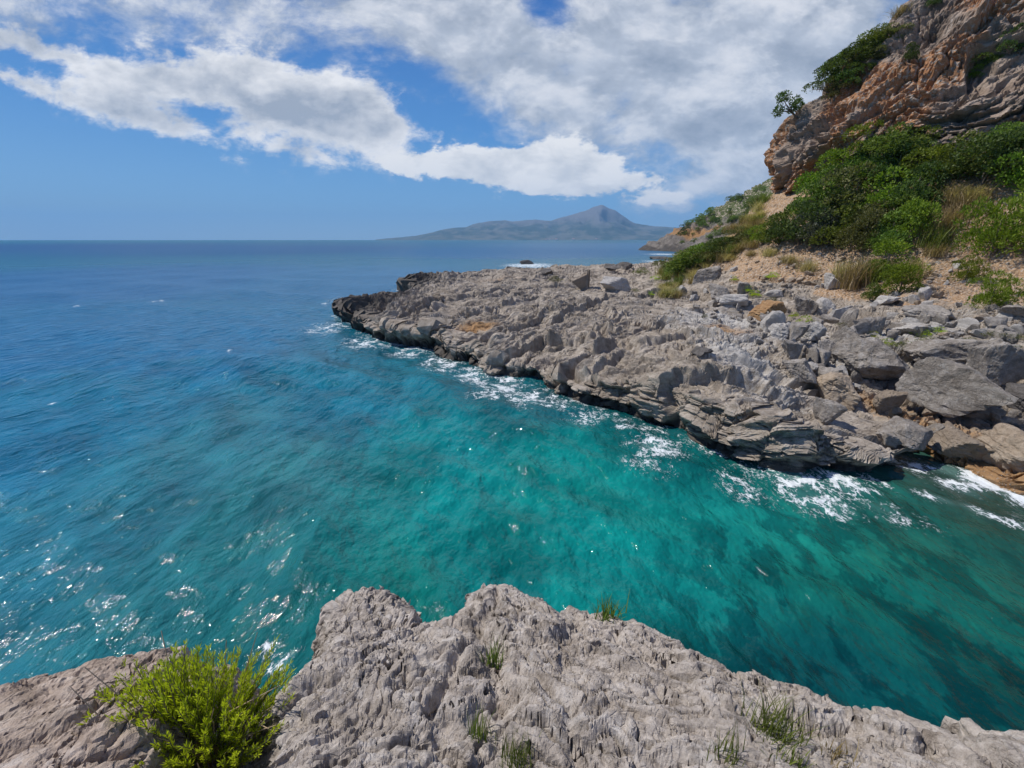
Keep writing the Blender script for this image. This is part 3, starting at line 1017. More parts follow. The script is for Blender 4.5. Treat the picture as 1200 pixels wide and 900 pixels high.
# ------------------------------------------------------------------ the sea
def build_sea():
    th = np.radians(np.concatenate([spacing([(-180, -68, 4.0), (-68, 68, 0.36), (68, 180, 4.0)]), [180.0]]))
    r = geo([(1.2, 60, 0.0085), (60, 400, 0.02), (400, 14000, 0.06)])
    nr, nc = len(r), len(th)
    rr = np.repeat(r[:, None], nc, 1).ravel()
    tt = np.repeat(th[None], nr, 0).ravel()
    x, y = rr * np.sin(tt), rr * np.cos(tt)
    cell = np.maximum(np.gradient(r)[:, None] * np.ones(nc)[None], r[:, None] * np.gradient(th)[None]).ravel()
    z = np.zeros_like(x)
    hx, hy = np.zeros_like(x), np.zeros_like(x)
    rg = np.random.default_rng(21)
    lams = np.concatenate([np.geomspace(0.32, 3.0, 32), np.geomspace(3.0, 16, 14)])
    env = 0.75 + 0.5 * fbm(np.stack([x * 0.06, y * 0.06, np.zeros_like(x)], -1), 2)
    for lam in lams:
        ang = R(40) + rg.normal() * R(38)
        k = 2 * math.pi / lam
        kx, ky = k * math.cos(ang), k * math.sin(ang)
        amp = 0.0072 * lam ** 0.82
        fade = np.clip((lam / cell - 3) / 4, 0, 1)
        a = amp * fade * env
        ph = kx * x + ky * y + rg.random() * 6.28
        z += a * np.cos(ph)
        hx -= 0.8 * a * math.cos(ang) * np.sin(ph)
        hy -= 0.8 * a * math.sin(ang) * np.sin(ph)
    d = poly_sd(x, y, SHORE)
    # body colour of the water (depth, sand and weed below), through points of the photograph
    C = [(0, 290, (24, 76, 122)), (300, 292, (26, 80, 124)), (600, 295, (34, 92, 134)), (740, 288, (46, 100, 138)), (150, 330, (20, 84, 128)), (0, 400, (26, 96, 134)), (400, 330, (20, 92, 130)), (250, 400, (16, 96, 132)),
         (0, 520, (28, 102, 132)), (120, 480, (30, 106, 130)), (0, 640, (38, 112, 132)), (100, 620, (44, 114, 126)), (0, 760, (32, 100, 114)), (250, 520, (44, 110, 120)), (330, 560, (42, 108, 112)), (300, 640, (36, 108, 112)),
         (150, 720, (38, 106, 110)), (330, 720, (22, 92, 92)), (420, 640, (22, 114, 112)), (400, 460, (14, 106, 128)), (480, 450, (12, 110, 124)), (520, 520, (10, 120, 122)), (560, 600, (12, 122, 118)),
         (560, 680, (8, 108, 106)), (480, 690, (14, 102, 92)), (650, 560, (10, 128, 122)), (720, 560, (16, 138, 128)), (800, 600, (14, 134, 124)), (720, 640, (10, 126, 120)), (840, 660, (16, 124, 116)), (760, 700, (10, 104, 100)),
         (900, 620, (22, 128, 116)), (980, 640, (26, 122, 104)), (1050, 650, (16, 100, 88)), (1150, 680, (18, 100, 84)), (1000, 720, (10, 84, 80)), (900, 740, (8, 72, 74)), (1080, 780, (10, 78, 76)), (1190, 800, (8, 64, 64)),
         (1190, 720, (10, 78, 72)), (950, 790, (6, 62, 66)), (1180, 640, (26, 66, 58)), (1060, 560, (34, 72, 64)), (1150, 600, (62, 74, 60)), (640, 480, (8, 84, 92)), (760, 520, (6, 74, 80)), (850, 560, (8, 88, 88)), (950, 580, (16, 92, 88)), (540, 430, (8, 84, 96)), (440, 400, (12, 96, 116))]
    pc = np.array([(math.atan2(*Z0(px, py)), math.log(math.hypot(*Z0(px, py)))) for px, py, _ in C])
    cc = np.array([lin(*c) for _, _, c in C])
    lr = np.log(rr)
    jx = 0.05 * fbm(np.stack([x * 0.35, y * 0.35, x * 0], -1), 3)
    num = np.zeros((len(x), 3))
    den = np.full(len(x), 1e-9)
    for (a_, l_), c_ in zip(pc, cc):
        w = np.exp(-(((tt - a_ + jx) / 0.13) ** 2 + ((lr - l_ + jx * 2) / 0.19) ** 2)) + 2e-4 / (0.02 + (tt - a_) ** 2 + (lr - l_) ** 2)
        num += w[:, None] * c_
        den += w
    col = num / den[:, None]
    # weed and rock patches on the bed
    pn = fbm(np.stack([x * 0.5 + y * 0.2, y * 0.4, x * 0 + 5], -1), 4)
    near = 1 - smooth(rr, 18, 50)
    col *= (1 - 0.25 * smooth(pn, 0.0, 0.5) * near)[:, None]
    col *= (1 + 0.15 * smooth(-pn, 0.0, 0.5) * near)[:, None]
    # foam
    streak_amt = smooth(tt, 0.25, 0.6) * (1 - smooth(rr, 9, 15)) + 0.35 * (1 - smooth(rr, 10, 30))
    foam = np.zeros(len(x))

    def blobs(lst):
        nonlocal foam
        for px, py, w, h, s in lst:
            X0, Y0 = Z0(px, py)
            a0, l0 = math.atan2(X0, Y0), math.log(math.hypot(X0, Y0))
            depth = math.hypot(X0, Y0)
            wa = w / FPX * math.cos(a0) ** 1.0
            X1, Y1 = Z0(px, py - h)
            wl = max(math.log(math.hypot(X1, Y1)) - l0, 0.01)
            foam = np.maximum(foam, s * np.exp(-(((tt - a0) / wa) ** 2 + ((lr - l0) / wl) ** 2)))
    blobs([(385, 385, 34, 8, .62), (430, 400, 30, 9, .72), (480, 408, 30, 9, .72), (520, 425, 30, 12, .8), (560, 440, 30, 13, .85), (590, 455, 35, 14, .8), (575, 468, 30, 12, .62), (620, 470, 35, 14, .85), (648, 478, 25, 10, .7),
           (600, 447, 12, 6, 1.1), (690, 495, 35, 9, .6), (770, 530, 38, 14, .85), (735, 505, 30, 6, .62), (760, 550, 40, 14, .5), (860, 562, 25, 8, .6), (930, 565, 40, 14, 1.0), (985, 572, 35, 16, .95), (960, 590, 60, 16, .75), (1030, 600, 55, 10, .62), (880, 580, 50, 14, .5),
           (1060, 548, 25, 8, .7), (1110, 556, 34, 8, 1.0), (1150, 570, 40, 12, 1.35), (1190, 580, 35, 14, 1.4), (1120, 575, 40, 10, .85), (1150, 606, 34, 6, .95), (1190, 620, 30, 6, .9), (1100, 592, 30, 5, .8),
           (488, 350, 14, 7, 1.25), (478, 344, 14, 4, 0.9), (620, 311, 28, 2.6, 1.2), (660, 313, 24, 2.2, 1.0), (745, 311, 16, 2, .9), (765, 306, 14, 1.5, .7), (330, 788, 20, 10, 1.0), (318, 765, 16, 14, .75), (345, 775, 18, 5, 0.9), (395, 352, 16, 5, .4),
           (778, 298, 22, 1.0, .9)])
    shoreband = np.exp(-((d + 0.5) / 0.8) ** 2) * (rr > 8) * (x < 9.5)
    foam = np.maximum(foam, 0.45 * shoreband)
    # a few whitecaps out at sea
    for px, py in [(90, 360), (180, 354), (60, 470), (270, 415), (12, 478), (380, 355), (190, 352)]:
        blobs([(px, py, 4, 1.2, 0.75)])
    att = {'body': np.concatenate([col, streak_amt[:, None]], 1), 'foam': foam, 'far': smooth(lr, math.log(30), math.log(260))}
    co = np.stack([x + hx, y + hy, z], -1)
    mat = sea_material()
    o = link('sea', mesh_from('sea', co, grid_faces(nr, nc), mat, att))
    tag(o, 'blue green sea with small waves and foam along the rocks', 'sea', kind='structure')


def sea_material():
    mat, nt, b = new_mat('sea_water')
    tc = nt.node('ShaderNodeTexCoord')
    v = tc.outputs['Object']
    bat = nt.node('ShaderNodeAttribute', attribute_name='body')
    body, streak_amt = bat.outputs['Color'], bat.outputs['Alpha']
    far = nt.node('ShaderNodeAttribute', attribute_name='far').outputs['Fac']
    foam = nt.node('ShaderNodeAttribute', attribute_name='foam').outputs['Fac']
    b.inputs['Base Color'].default_value = (0, 0, 0, 1)
    col = nt.mix(1.0, body, (0.92, 0.92, 0.92), 'MULTIPLY')
    # clouds of fine sand and bubbles in the water
    pn = nt.noise(v, 0.9, 5, 0.6, 0.5)
    col = nt.mix(nt.step(pn, 0.35, 0.7), nt.mix(1.0, col, (0.80, 0.84, 0.86), 'MULTIPLY'), nt.mix(1.0, col, (1.15, 1.1, 1.08), 'MULTIPLY'))
    # weed and stones on the bed, plus dark and light wave faces painted as streaks
    wd = nt.mapping(v, rot=(0, 0, R(-44)), scale=(1.0, 0.55, 1.0))
    wn = nt.noise(wd, 1.35, 6, 0.66, 0.25)
    wf = nt.m('MULTIPLY', nt.step(wn, 0.49, 0.56), nt.m('MULTIPLY', streak_amt, 0.55, clamp=True))
    col = nt.mix(wf, col, nt.mix(1.0, col, (0.30, 0.42, 0.48), 'MULTIPLY'))
    wl = nt.m('MULTIPLY', nt.step(wn, 0.43, 0.37), nt.m('MULTIPLY', streak_amt, 0.5, clamp=True))
    col = nt.mix(wl, col, nt.mix(1.0, col, (1.6, 1.25, 1.15), 'MULTIPLY'))
    # lace of foam
    wv = nt.mapping(v, rot=(0, 0, R(-40)), scale=(1.0, 0.55, 1.0))
    nz = nt.node('ShaderNodeTexNoise')
    nt.l.new(v, nz.inputs['Vector'])
    nz.inputs['Scale'].default_value = 1.1
    nz.inputs['Detail'].default_value = 5
    vm = nt.node('ShaderNodeVectorMath', operation='SCALE')
    nt.l.new(nz.outputs['Color'], vm.inputs[0])
    vm.inputs['Scale'].default_value = 1.1
    va = nt.node('ShaderNodeVectorMath', operation='ADD')
    nt.l.new(wv, va.inputs[0])
    nt.l.new(vm.outputs[0], va.inputs[1])

    def cells(scale):
        vo = nt.node('ShaderNodeTexVoronoi', feature='DISTANCE_TO_EDGE')
        nt.l.new(va.outputs[0], vo.inputs['Vector'])
        vo.inputs['Scale'].default_value = scale
        return vo.outputs['Distance']
    lace = nt.m('MINIMUM', nt.m('MULTIPLY_ADD', cells(3.4), 1.3, 0.01), nt.m('MULTIPLY_ADD', cells(8.5), 1.9, 0.035))
    lace = nt.m('MINIMUM', lace, nt.m('MULTIPLY', nt.m('ABSOLUTE', nt.m('SUBTRACT', nt.noise(wv, 3.0, 7, 0.66, 0.6), 0.5)), 1.1))
    lace = nt.m('MULTIPLY_ADD', nt.noise(v, 13, 4, 0.7), 0.16, nt.m('SUBTRACT', lace, 0.05))
    patch = nt.noise(v, 1.7, 6, 0.65, 0.4)
    thr = nt.m('MULTIPLY', nt.m('MULTIPLY', foam, nt.step(patch, 0.32, 0.66)), 0.20)
    full = nt.step(nt.m('ADD', foam, nt.m('MULTIPLY', nt.m('SUBTRACT', patch, 0.5), 1.6)), 1.1, 1.9)
    ff = nt.step(nt.m('SUBTRACT', thr, lace), -0.02, 0.045)
    ff = nt.m('MAXIMUM', nt.m('MULTIPLY', ff, nt.step(foam, 0.04, 0.3)), full)
    ff = nt.m('MULTIPLY', ff, 0.80)
    milky = nt.m('MULTIPLY', nt.step(foam, 0.3, 1.1), 0.16)
    col = nt.mix(milky, col, (0.35, 0.60, 0.58))
    col = nt.mix(ff, col, (0.80, 0.83, 0.84))
    nt.l.new(col, b.inputs['Base Color'])
    nt.l.new(nt.m('MULTIPLY_ADD', ff, 0.6, nt.m('MULTIPLY_ADD', far, 0.25, 0.06)), b.inputs['Roughness'])
    b.inputs['IOR'].default_value = 1.333
    nt.l.new(nt.m('MULTIPLY_ADD', far, -0.30, 0.38), b.inputs['Specular IOR Level'])    # unresolved waves far out show their faces, not their backs
    # ripples
    rv = nt.mapping(v, rot=(0, 0, R(-40)), scale=(1.0, 0.5, 1.0))
    h = nt.m('MULTIPLY', nt.noise(rv, 0.35, 3, 0.5, 0.2), 0.6)
    rv2 = nt.mapping(v, rot=(0, 0, R(-34)), scale=(1.0, 0.72, 1.0))
    h = nt.m('MULTIPLY_ADD', nt.noise(rv2, 1.7, 3, 0.5, 0.1), 0.30, h)
    h = nt.m('MULTIPLY_ADD', nt.noise(rv2, 5.5, 4, 0.55, 0.1), 0.16, h)
    rv3 = nt.mapping(v, rot=(0, 0, R(-42)), scale=(1.0, 0.5, 1.0))
    crest = nt.noise(rv3, 2.0, 3, 0.5, 0.1)
    h = nt.m('MULTIPLY_ADD', crest, 0.45, h)
    h = nt.m('MULTIPLY_ADD', nt.noise(rv2, 15, 3, 0.5, 0.3), 0.03, h)
    h = nt.m('MULTIPLY_ADD', ff, 0.03, h)
    nt.l.new(nt.bump(h, 1.0, 0.36), b.inputs['Normal'])
    return mat


build_sea()


# ------------------------------------------------------------------ loose rocks
def ico(sub):
    import bmesh
    bm = bmesh.new()
    bmesh.ops.create_icosphere(bm, subdivisions=sub, radius=1.0)
    co = np.array([v.co[:] for v in bm.verts])
    fa = np.array([[v.index for v in f.verts] for f in bm.faces])
    bm.free()
    return co, fa


ICO = {k: ico(k) for k in (1, 2, 3, 5)}
ROCK_COLS = {
    'grey': ((0.17, 0.148, 0.125), (0.34, 0.302, 0.262), (0.51, 0.465, 0.415)),
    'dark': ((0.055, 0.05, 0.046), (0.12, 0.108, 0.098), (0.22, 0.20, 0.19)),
    'slate': ((0.13, 0.110, 0.092), (0.285, 0.25, 0.213), (0.48, 0.435, 0.385)),
    'pale': ((0.27, 0.245, 0.22), (0.43, 0.40, 0.365), (0.58, 0.55, 0.51)),
    'tan': ((0.24, 0.185, 0.13), (0.38, 0.30, 0.22), (0.52, 0.44, 0.35)),
    'brown': ((0.15, 0.115, 0.08), (0.27, 0.215, 0.16), (0.34, 0.28, 0.22)),
    'rust': ((0.19, 0.10, 0.045), (0.34, 0.20, 0.095), (0.48, 0.33, 0.19)),
}
M_ROCK = {k: rock_material(k + '_boulder', v, scale=1.8, bump=0.05, attr=None, specks=0.25 if k in ('slate', 'grey') else 0.0,
                           strata=((0.6, 0.6, 2.6), (R(18), R(14), 0))) for k, v in ROCK_COLS.items()}


def rock_shape(sub, seed, planes=11, sharp=20.0, rough=1.0, flat=None):
    rg = np.random.default_rng(seed)
    co, fa = ICO[sub]
    n = rg.normal(size=(planes, 3))
    n /= np.linalg.norm(n, axis=1)[:, None]
    n = np.concatenate([n, [[0, 0, 1], [0, 0, -1]]])
    dd = rg.uniform(0.62, 1.0, len(n))
    c = co @ n.T
    q = np.where(c > 0.05, dd[None] / np.maximum(c, 0.05), 50)
    rad = (q ** -sharp).sum(1) ** (-1 / sharp)
    P = (co * rad[:, None] + seed * 3.7).astype(np.float32)
    L = P[:, 2] * 1.0 + 0.35 * P[:, 0] + 0.3 * fbm(P * 1.2, 2)
    rad = rad * (1 + rough * (0.09 * fbm(P * 1.1, 3) + (0.055 * (saw(L / 0.37) - 0.5) + 0.025 * (saw(L / 0.12) - 0.5) + 0.022 * fbm(P * 4, 4, ridged=True) if sub > 2 else 0)))
    if sub > 2:
        h_, e, cid = plates(P[:, 0] * 1.5 + P[:, 2] * 0.5 + 0.2 * fbm(P * 2, 2), P[:, 1] * 1.5 + P[:, 2] * 1.2, 0.8)
        rad = rad * (1 + rough * (0.06 * h_ * smooth(e, -0.05, 0.3) - 0.04 * (1 - smooth(e, 0, 0.07))))
    p = co * rad[:, None]
    p /= np.abs(p).max(0)[None]                          # fill the unit box
    return p, fa


def boulder(px, py, w, h, kind, label, seed, tilt=0, depth_k=1.0, sink=0.18, yaw=0, name='boulder', sub=5, cat='boulder', only=None, planes=11, group=None, lift=0.0):
    """w, h in photo points; stands on the rock seen at the foot of the boulder"""
    foot = hit(px, py + h * 0.42, only or bvh_shore)
    if foot is None:
        X = at_z(px, py + h * 0.5, 0.0)
        p, dep = Vector(X), (Vector(X) - EYE).dot(Vector((0, CP, -SP)))
    else:
        p, _, dep = foot
    W = w * dep / FPX
    Hh = h * dep / FPX
    co, fa = rock_shape(sub, seed, planes)
    me = mesh_from(name, co * np.array([W / 2, W / 2 * depth_k, Hh / 2]), fa, M_ROCK[kind], shade=False)
    o = link(name, me)
    away = Vector((p.x, p.y, 0)).normalized()
    o.location = p + away * (W * 0.25 * depth_k) + Vector((0, 0, Hh * (0.5 - sink) + lift))
    a = math.atan2(p.x, p.y)
    o.rotation_euler = (0, 0, -a + R(yaw))
    o.rotation_euler = (Matrix.Rotation(-a + R(yaw), 3, 'Z') @ Matrix.Rotation(R(tilt), 3, 'Y')).to_euler()
    tag(o, label, cat, group)
    return o


B = boulder
B(1095, 466, 104, 64, 'slate', 'largest angular grey boulder of the bank, its top slanting down to the right', 1, tilt=8, depth_k=0.75, planes=10, sink=0.06, lift=0.22)
B(1008, 424, 112, 50, 'slate', 'long round-backed grey boulder overhanging the dark gap left of the largest boulder', 2, tilt=4, depth_k=0.7, lift=0.2)
B(1097, 424, 84, 40, 'slate', 'low grey slab boulder lying just behind the largest angular boulder', 3, tilt=-6, depth_k=0.9, lift=0.3)
B(1150, 434, 84, 54, 'slate', 'big purplish grey boulder leaning on the slab behind and right of the largest boulder', 4, tilt=12, depth_k=0.8, lift=0.35)
B(1190, 466, 70, 34, 'dark', 'dark flat boulder in shade at the right edge, behind the cove rocks', 5, tilt=-3, depth_k=0.8)  # the shade it lies in is put into its dark stone colour
B(1196, 432, 56, 34, 'brown', 'brown boulder at the right edge above the dark flat one', 6, tilt=6)
B(1028, 473, 46, 28, 'brown', 'squat brown boulder wedged against the left foot of the largest boulder', 7, tilt=-8)
B(973, 452, 54, 36, 'tan', 'pale tan block with a flat top at the edge of the fissured shelf', 8, tilt=14, planes=7)
B(990, 468, 30, 20, 'tan', 'small tan stone leaning against the pale tan block', 9)
B(966, 480, 34, 40, 'grey', 'light grey upright slab stuck to the end of the fissured shelf', 11, depth_k=0.6, tilt=8, planes=12)
B(938, 433, 36, 28, 'grey', 'dark-sided grey block below the wedge of four blocks beside the shelf', 12, tilt=-16, planes=7)
B(932, 412, 40, 28, 'grey', 'grey block with a slanting top, left one of the blocks beside the shelf', 13, tilt=18, planes=7)
B(961, 408, 30, 24, 'grey', 'small grey cube-like block between two leaning blocks beside the shelf', 14, tilt=-12, planes=7)
B(982, 396, 40, 44, 'slate', 'tall leaning grey slab above the long round-backed boulder', 15, tilt=34, depth_k=0.7, planes=7)
B(1005, 400, 32, 26, 'slate', 'smooth grey wedge leaning right of the tall leaning slab', 16, tilt=-10, planes=7)
B(948, 388, 32, 24, 'pale', 'pale weathered boulder behind the grey blocks beside the shelf', 17)
B(917, 388, 34, 26, 'pale', 'pale cracked boulder at the upper left of the block pile', 18)
B(1030, 380, 56, 28, 'slate', 'broad grey boulder alone on the gravel above the leaning slab', 19, tilt=-8, planes=8)
B(1073, 386, 50, 16, 'pale', 'flat pale slab edged with moss on the gravel bench', 20, depth_k=0.9)
B(900, 364, 46, 26, 'rust', 'rusty hollow-sided boulder with moss on its top', 21, tilt=-3)
B(902, 373, 20, 12, 'grey', 'small grey stone under the rusty hollow-sided boulder', 22)
B(941, 360, 30, 26, 'slate', 'grey block just right of the rusty boulder', 23, tilt=10, planes=7)
B(964, 361, 26, 24, 'pale', 'pale tapered boulder next to the grey block right of the rusty one', 24, tilt=14)
B(829, 322, 40, 20, 'slate', 'flat tilted grey slab perched on stones at the foot of the orange dirt', 25, tilt=-14, depth_k=0.8, planes=7)
B(843, 343, 32, 22, 'grey', 'grey block with a shaded left side below the tilted slab', 26, tilt=8, planes=8)
B(868, 338, 26, 18, 'grey', 'small grey block right of the shaded block at the foot of the dirt', 27, tilt=-8, planes=8)
B(858, 350, 34, 16, 'pale', 'low pale stone in front of the small grey blocks', 28)
B(969, 330, 26, 24, 'pale', 'round pale boulder at the left foot of the straw-coloured grass', 29)
B(1090, 366, 56, 18, 'grey', 'flat grey rock set in the stony path below the bushes', 30, depth_k=0.8)
B(1184, 366, 60, 22, 'grey', 'flat grey rock at the right edge under the feathery bush', 31, depth_k=0.8, tilt=-6)
B(1122, 312, 12, 8, 'pale', 'small pale stone on the dirt gap between the two thickets', 32, sub=3)
B(690, 327, 40, 28, 'brown', 'rounded brown boulder on the back of the shelf beside the pale one', 33)
B(720, 332, 40, 17, 'pale', 'pale flat boulder on the back of the shelf beside the brown one', 34, tilt=4)
B(640, 318, 28, 9, 'dark', 'dark rock at the back edge of the shelf near the islet', 35)
B(712, 313, 30, 9, 'dark', 'dark low rock at the waterline behind the brown boulder', 36)
B(735, 312, 34, 11, 'dark', 'dark long rock at the waterline behind the pale flat boulder', 37)
B(1183, 522, 92, 56, 'tan', 'big rounded tan boulder at the right edge above the breaking foam', 38, tilt=10, planes=9, sink=0.3)
B(1110, 512, 60, 34, 'brown', 'wet brown boulder under the largest boulder at the cove', 39, tilt=10, sink=0.3)
B(1140, 528, 56, 34, 'brown', 'wet rust-streaked boulder between the cove foam and the tan boulder', 40, tilt=-8, sink=0.3)
B(1058, 508, 50, 30, 'slate', 'smooth dark slab above the yellow waterline of the cove', 41, tilt=18, sink=0.3)
B(1155, 485, 40, 18, 'brown', 'low brown stone right of the largest boulder', 42)
B(1170, 500, 22, 12, 'tan', 'small tan stone above the big rounded tan boulder', 43, sub=3)
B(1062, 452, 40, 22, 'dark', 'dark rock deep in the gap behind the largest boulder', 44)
B(905, 345, 24, 12, 'pale', 'pale stone behind the rusty hollow-sided boulder', 45, sub=3)
B(1035, 352, 30, 12, 'pale', 'pale flat stone below the bright bush on the bench', 46, sub=3)
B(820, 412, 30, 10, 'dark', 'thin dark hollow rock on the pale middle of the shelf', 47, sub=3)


# islet rock and skerries, standing in the sea
def skerry(px, py, w, h, seed, label, kind='dark'):
    X = Vector(at_z(px, py, 0.0))
    dep = (X - EYE).dot(Vector((0, CP, -SP)))
    W, Hh = w * dep / FPX, h * dep / FPX
    co, fa = rock_shape(5, seed)
    o = link('sea_rock', mesh_from('sea_rock', co * np.array([W / 2, W / 3, Hh]), fa, M_ROCK[kind]))
    o.location = (X.x, X.y, 0)
    tag(o, label, 'rock', None)


skerry(618, 309.5, 20, 5.0, 61, 'small dark islet rock alone in white foam off the shelf')
skerry(772, 303.5, 40, 4.0, 64, 'low dark rock in the water below the headland')

# small stones: eight shapes shared by all copies
SMALL = []
for k, kind in enumerate(['grey', 'pale', 'tan', 'pale', 'slate', 'grey', 'tan', 'pale']):
    co, fa = rock_shape(3, 100 + k, planes=8, rough=0.9)
    SMALL.append(mesh_from('stone', co * 0.5, fa, M_ROCK[kind], shade=False))


def strew(n, poly_px, lo, hi, label, group, seed, kinds=None, flat=0.6):
    rg = random.Random(seed)
    xs = [p[0] for p in poly_px]
    ys = [p[1] for p in poly_px]
    done = 0
    tries = 0
    while done < n and tries < n * 30:
        tries += 1
        px, py = rg.uniform(min(xs), max(xs)), rg.uniform(min(ys), max(ys))
        if poly_sd(np.array([px]), np.array([py]), poly_px)[0] < 0:
            continue
        hh = hit(px, py)
        if hh is None:
            continue
        p, nrm, dep = hh
        w = lo + (hi - lo) * rg.random() ** 2.2
        s = w * dep / FPX
        o = link('stone', SMALL[rg.choice(kinds) if kinds else rg.randrange(8)])
        o.scale = (s, s * rg.uniform(0.6, 1.0), s * rg.uniform(flat * 0.6, flat * 1.4))
        o.rotation_euler = (rg.uniform(-.35, .35), rg.uniform(-.35, .35), rg.uniform(0, 6.3))
        o.location = p + Vector((0, 0, o.scale[2] * 0.22))
        tag(o, label, 'stone', group)
        done += 1


strew(70, [(880, 350), (1200, 335), (1200, 425), (1060, 410), (1000, 385), (905, 380)], 6, 20, 'loose pale stone on the stony bench above the big boulders', 'stones on the bench', 1)
strew(70, [(830, 320), (900, 285), (1010, 300), (990, 335), (900, 345), (850, 345)], 4, 12, 'small stone on the orange dirt slope under the thicket', 'stones on the dirt slope', 2, kinds=[1, 2, 2, 6, 6, 3])
strew(60, [(770, 325), (860, 345), (960, 400), (1020, 470), (950, 430), (880, 400), (780, 345)], 6, 17, 'loose grey stone between the fissured shelf and the block pile', 'stones between shelf and blocks', 3, kinds=[0, 1, 4, 5, 3])
strew(26, [(1030, 480), (1200, 480), (1200, 540), (1040, 515)], 8, 20, 'stone wedged between the boulders above the cove', 'stones above the cove', 4, kinds=[0, 2, 4, 6])
strew(24, [(1090, 300), (1140, 300), (1135, 345), (1060, 345)], 5, 13, 'stone in the dirt gap between the two thickets', 'stones in the dirt gap', 5, kinds=[1, 2, 6, 3])


strew(30, [(890, 372), (1000, 372), (1030, 400), (1010, 440), (985, 470), (950, 440), (905, 400)], 16, 34, 'angular grey block packed in the pile between the shelf and the large boulders', 'blocks of the pile', 7, kinds=[0, 4, 5, 0, 4, 3, 1], flat=0.95)
strew(24, [(1040, 375), (1200, 385), (1200, 430), (1040, 408)], 14, 34, 'angular grey block half sunk in the bench above the large boulders', 'blocks of the bench', 8, kinds=[0, 4, 5, 1, 3], flat=0.7)
strew(16, [(1150, 470), (1200, 480), (1200, 540), (1040, 520), (1030, 495)], 14, 30, 'brownish block jammed low between the boulders of the cove', 'blocks of the cove', 9, kinds=[0, 2, 4, 6], flat=0.9)


def pebbles(n, polys, seed):
    rg = random.Random(seed)
    co0, fa0 = ICO[1]
    V, F = [], []
    k = 0
    cnt = 0
    while cnt < n:
        poly = rg.choice(polys)
        xs = [p[0] for p in poly]
        ys = [p[1] for p in poly]
        px, py = rg.uniform(min(xs), max(xs)), rg.uniform(min(ys), max(ys))
        if poly_sd(np.array([px]), np.array([py]), poly)[0] < 0:
            continue
        cnt += 1
        hh = hit(px, py)
        if hh is None:
            continue
        p, nrm, dep = hh
        s = rg.uniform(1.2, 3.2) * dep / FPX
        c = co0 * np.array([s * rg.uniform(.5, 1), s * rg.uniform(.4, .9), s * rg.uniform(.3, .6)]) * 0.6
        a = rg.uniform(0, 6.28)
        c = c @ np.array([[math.cos(a), -math.sin(a), 0], [math.sin(a), math.cos(a), 0], [0, 0, 1]])
        c *= (1 + 0.25 * np.array([rg.uniform(-1, 1) for _ in range(len(c))]))[:, None]
        V.append(c + np.array(p))
        F.append(fa0 + k)
        k += len(c)
    o = link('gravel', mesh_from('gravel', np.concatenate(V), np.concatenate(F), M_ROCK['tan'], shade=False))
    tag(o, 'fine pale gravel scattered over the dirt slope and the stony bench', 'gravel', kind='stuff')


pebbles(2200, [[(830, 320), (900, 280), (1010, 300), (990, 340), (900, 345), (850, 345)], [(900, 345), (1200, 330), (1200, 425), (1060, 405), (1000, 380)], [(1090, 240), (1140, 300), (1150, 345), (1060, 345), (1085, 300)],
               [(1180, 340), (1200, 330), (1200, 400), (1150, 380)]], 3)


# ------------------------------------------------------------------ plants
def leaf_material(name, dark, light, trans=0.35):
    mat, nt, b = new_mat(name)
    at = nt.node('ShaderNodeAttribute', attribute_name='tone').outputs['Fac']
    col = nt.mix(at, dark, light)
    rnd = nt.node('ShaderNodeObjectInfo').outputs['Random']
    hs = nt.node('ShaderNodeHueSaturation')
    nt.l.new(col, hs.inputs['Color'])
    nt.l.new(nt.m('MULTIPLY_ADD', rnd, 0.045, 0.472), hs.inputs['Hue'])
    nt.l.new(nt.m('MULTIPLY_ADD', rnd, 0.6, 0.75), hs.inputs['Value'])
    col = hs.outputs[0]
    nt.l.new(col, b.inputs['Base Color'])
    b.inputs['Roughness'].default_value = 0.6
    b.inputs['Specular IOR Level'].default_value = 0.25
    tr = nt.node('ShaderNodeBsdfTranslucent')
    nt.l.new(nt.mix(1.0, col, (1.15, 1.25, 0.6), 'MULTIPLY'), tr.inputs['Color'])
    ms = nt.node('ShaderNodeMixShader')
    ms.inputs[0].default_value = trans
    out = mat.node_tree.nodes['Material Output']
    nt.l.new(b.outputs[0], ms.inputs[1])
    nt.l.new(tr.outputs[0], ms.inputs[2])
    nt.l.new(ms.outputs[0], out.inputs['Surface'])
    return mat


M_LEAF = {
    'bright': leaf_material('bright_leaf', (0.075, 0.135, 0.012), (0.26, 0.36, 0.035)),
    'mid': leaf_material('green_leaf', (0.06, 0.105, 0.016), (0.215, 0.28, 0.055)),
    'dark': leaf_material('dark_leaf', (0.035, 0.068, 0.016), (0.125, 0.18, 0.042)),
    'olive': leaf_material('olive_leaf', (0.065, 0.075, 0.022), (0.20, 0.205, 0.075)),
    'grey': leaf_material('grey_leaf', (0.06, 0.07, 0.05), (0.17, 0.18, 0.135)),
    'straw': leaf_material('straw_blade', (0.22, 0.17, 0.065), (0.50, 0.42, 0.22)),
    'grass': leaf_material('grass_blade', (0.06, 0.10, 0.015), (0.19, 0.24, 0.05)),
    'lime': leaf_material('lime_leaf', (0.17, 0.26, 0.012), (0.54, 0.66, 0.045), 0.45),
}
mw, ntw, bw = new_mat('bark')
ntw.l.new(ntw.mix(ntw.noise(ntw.node('ShaderNodeTexCoord').outputs['Object'], 14, 5), (0.09, 0.065, 0.045), (0.24, 0.20, 0.16)), bw.inputs['Base Color'])
bw.inputs['Roughness'].default_value = 0.9
M_BARK = mw
md, ntd, bd = new_mat('dry_twig')
bd.inputs['Base Color'].default_value = (0.36, 0.27, 0.18, 1)
bd.inputs['Roughness'].default_value = 0.85
M_DRY = md


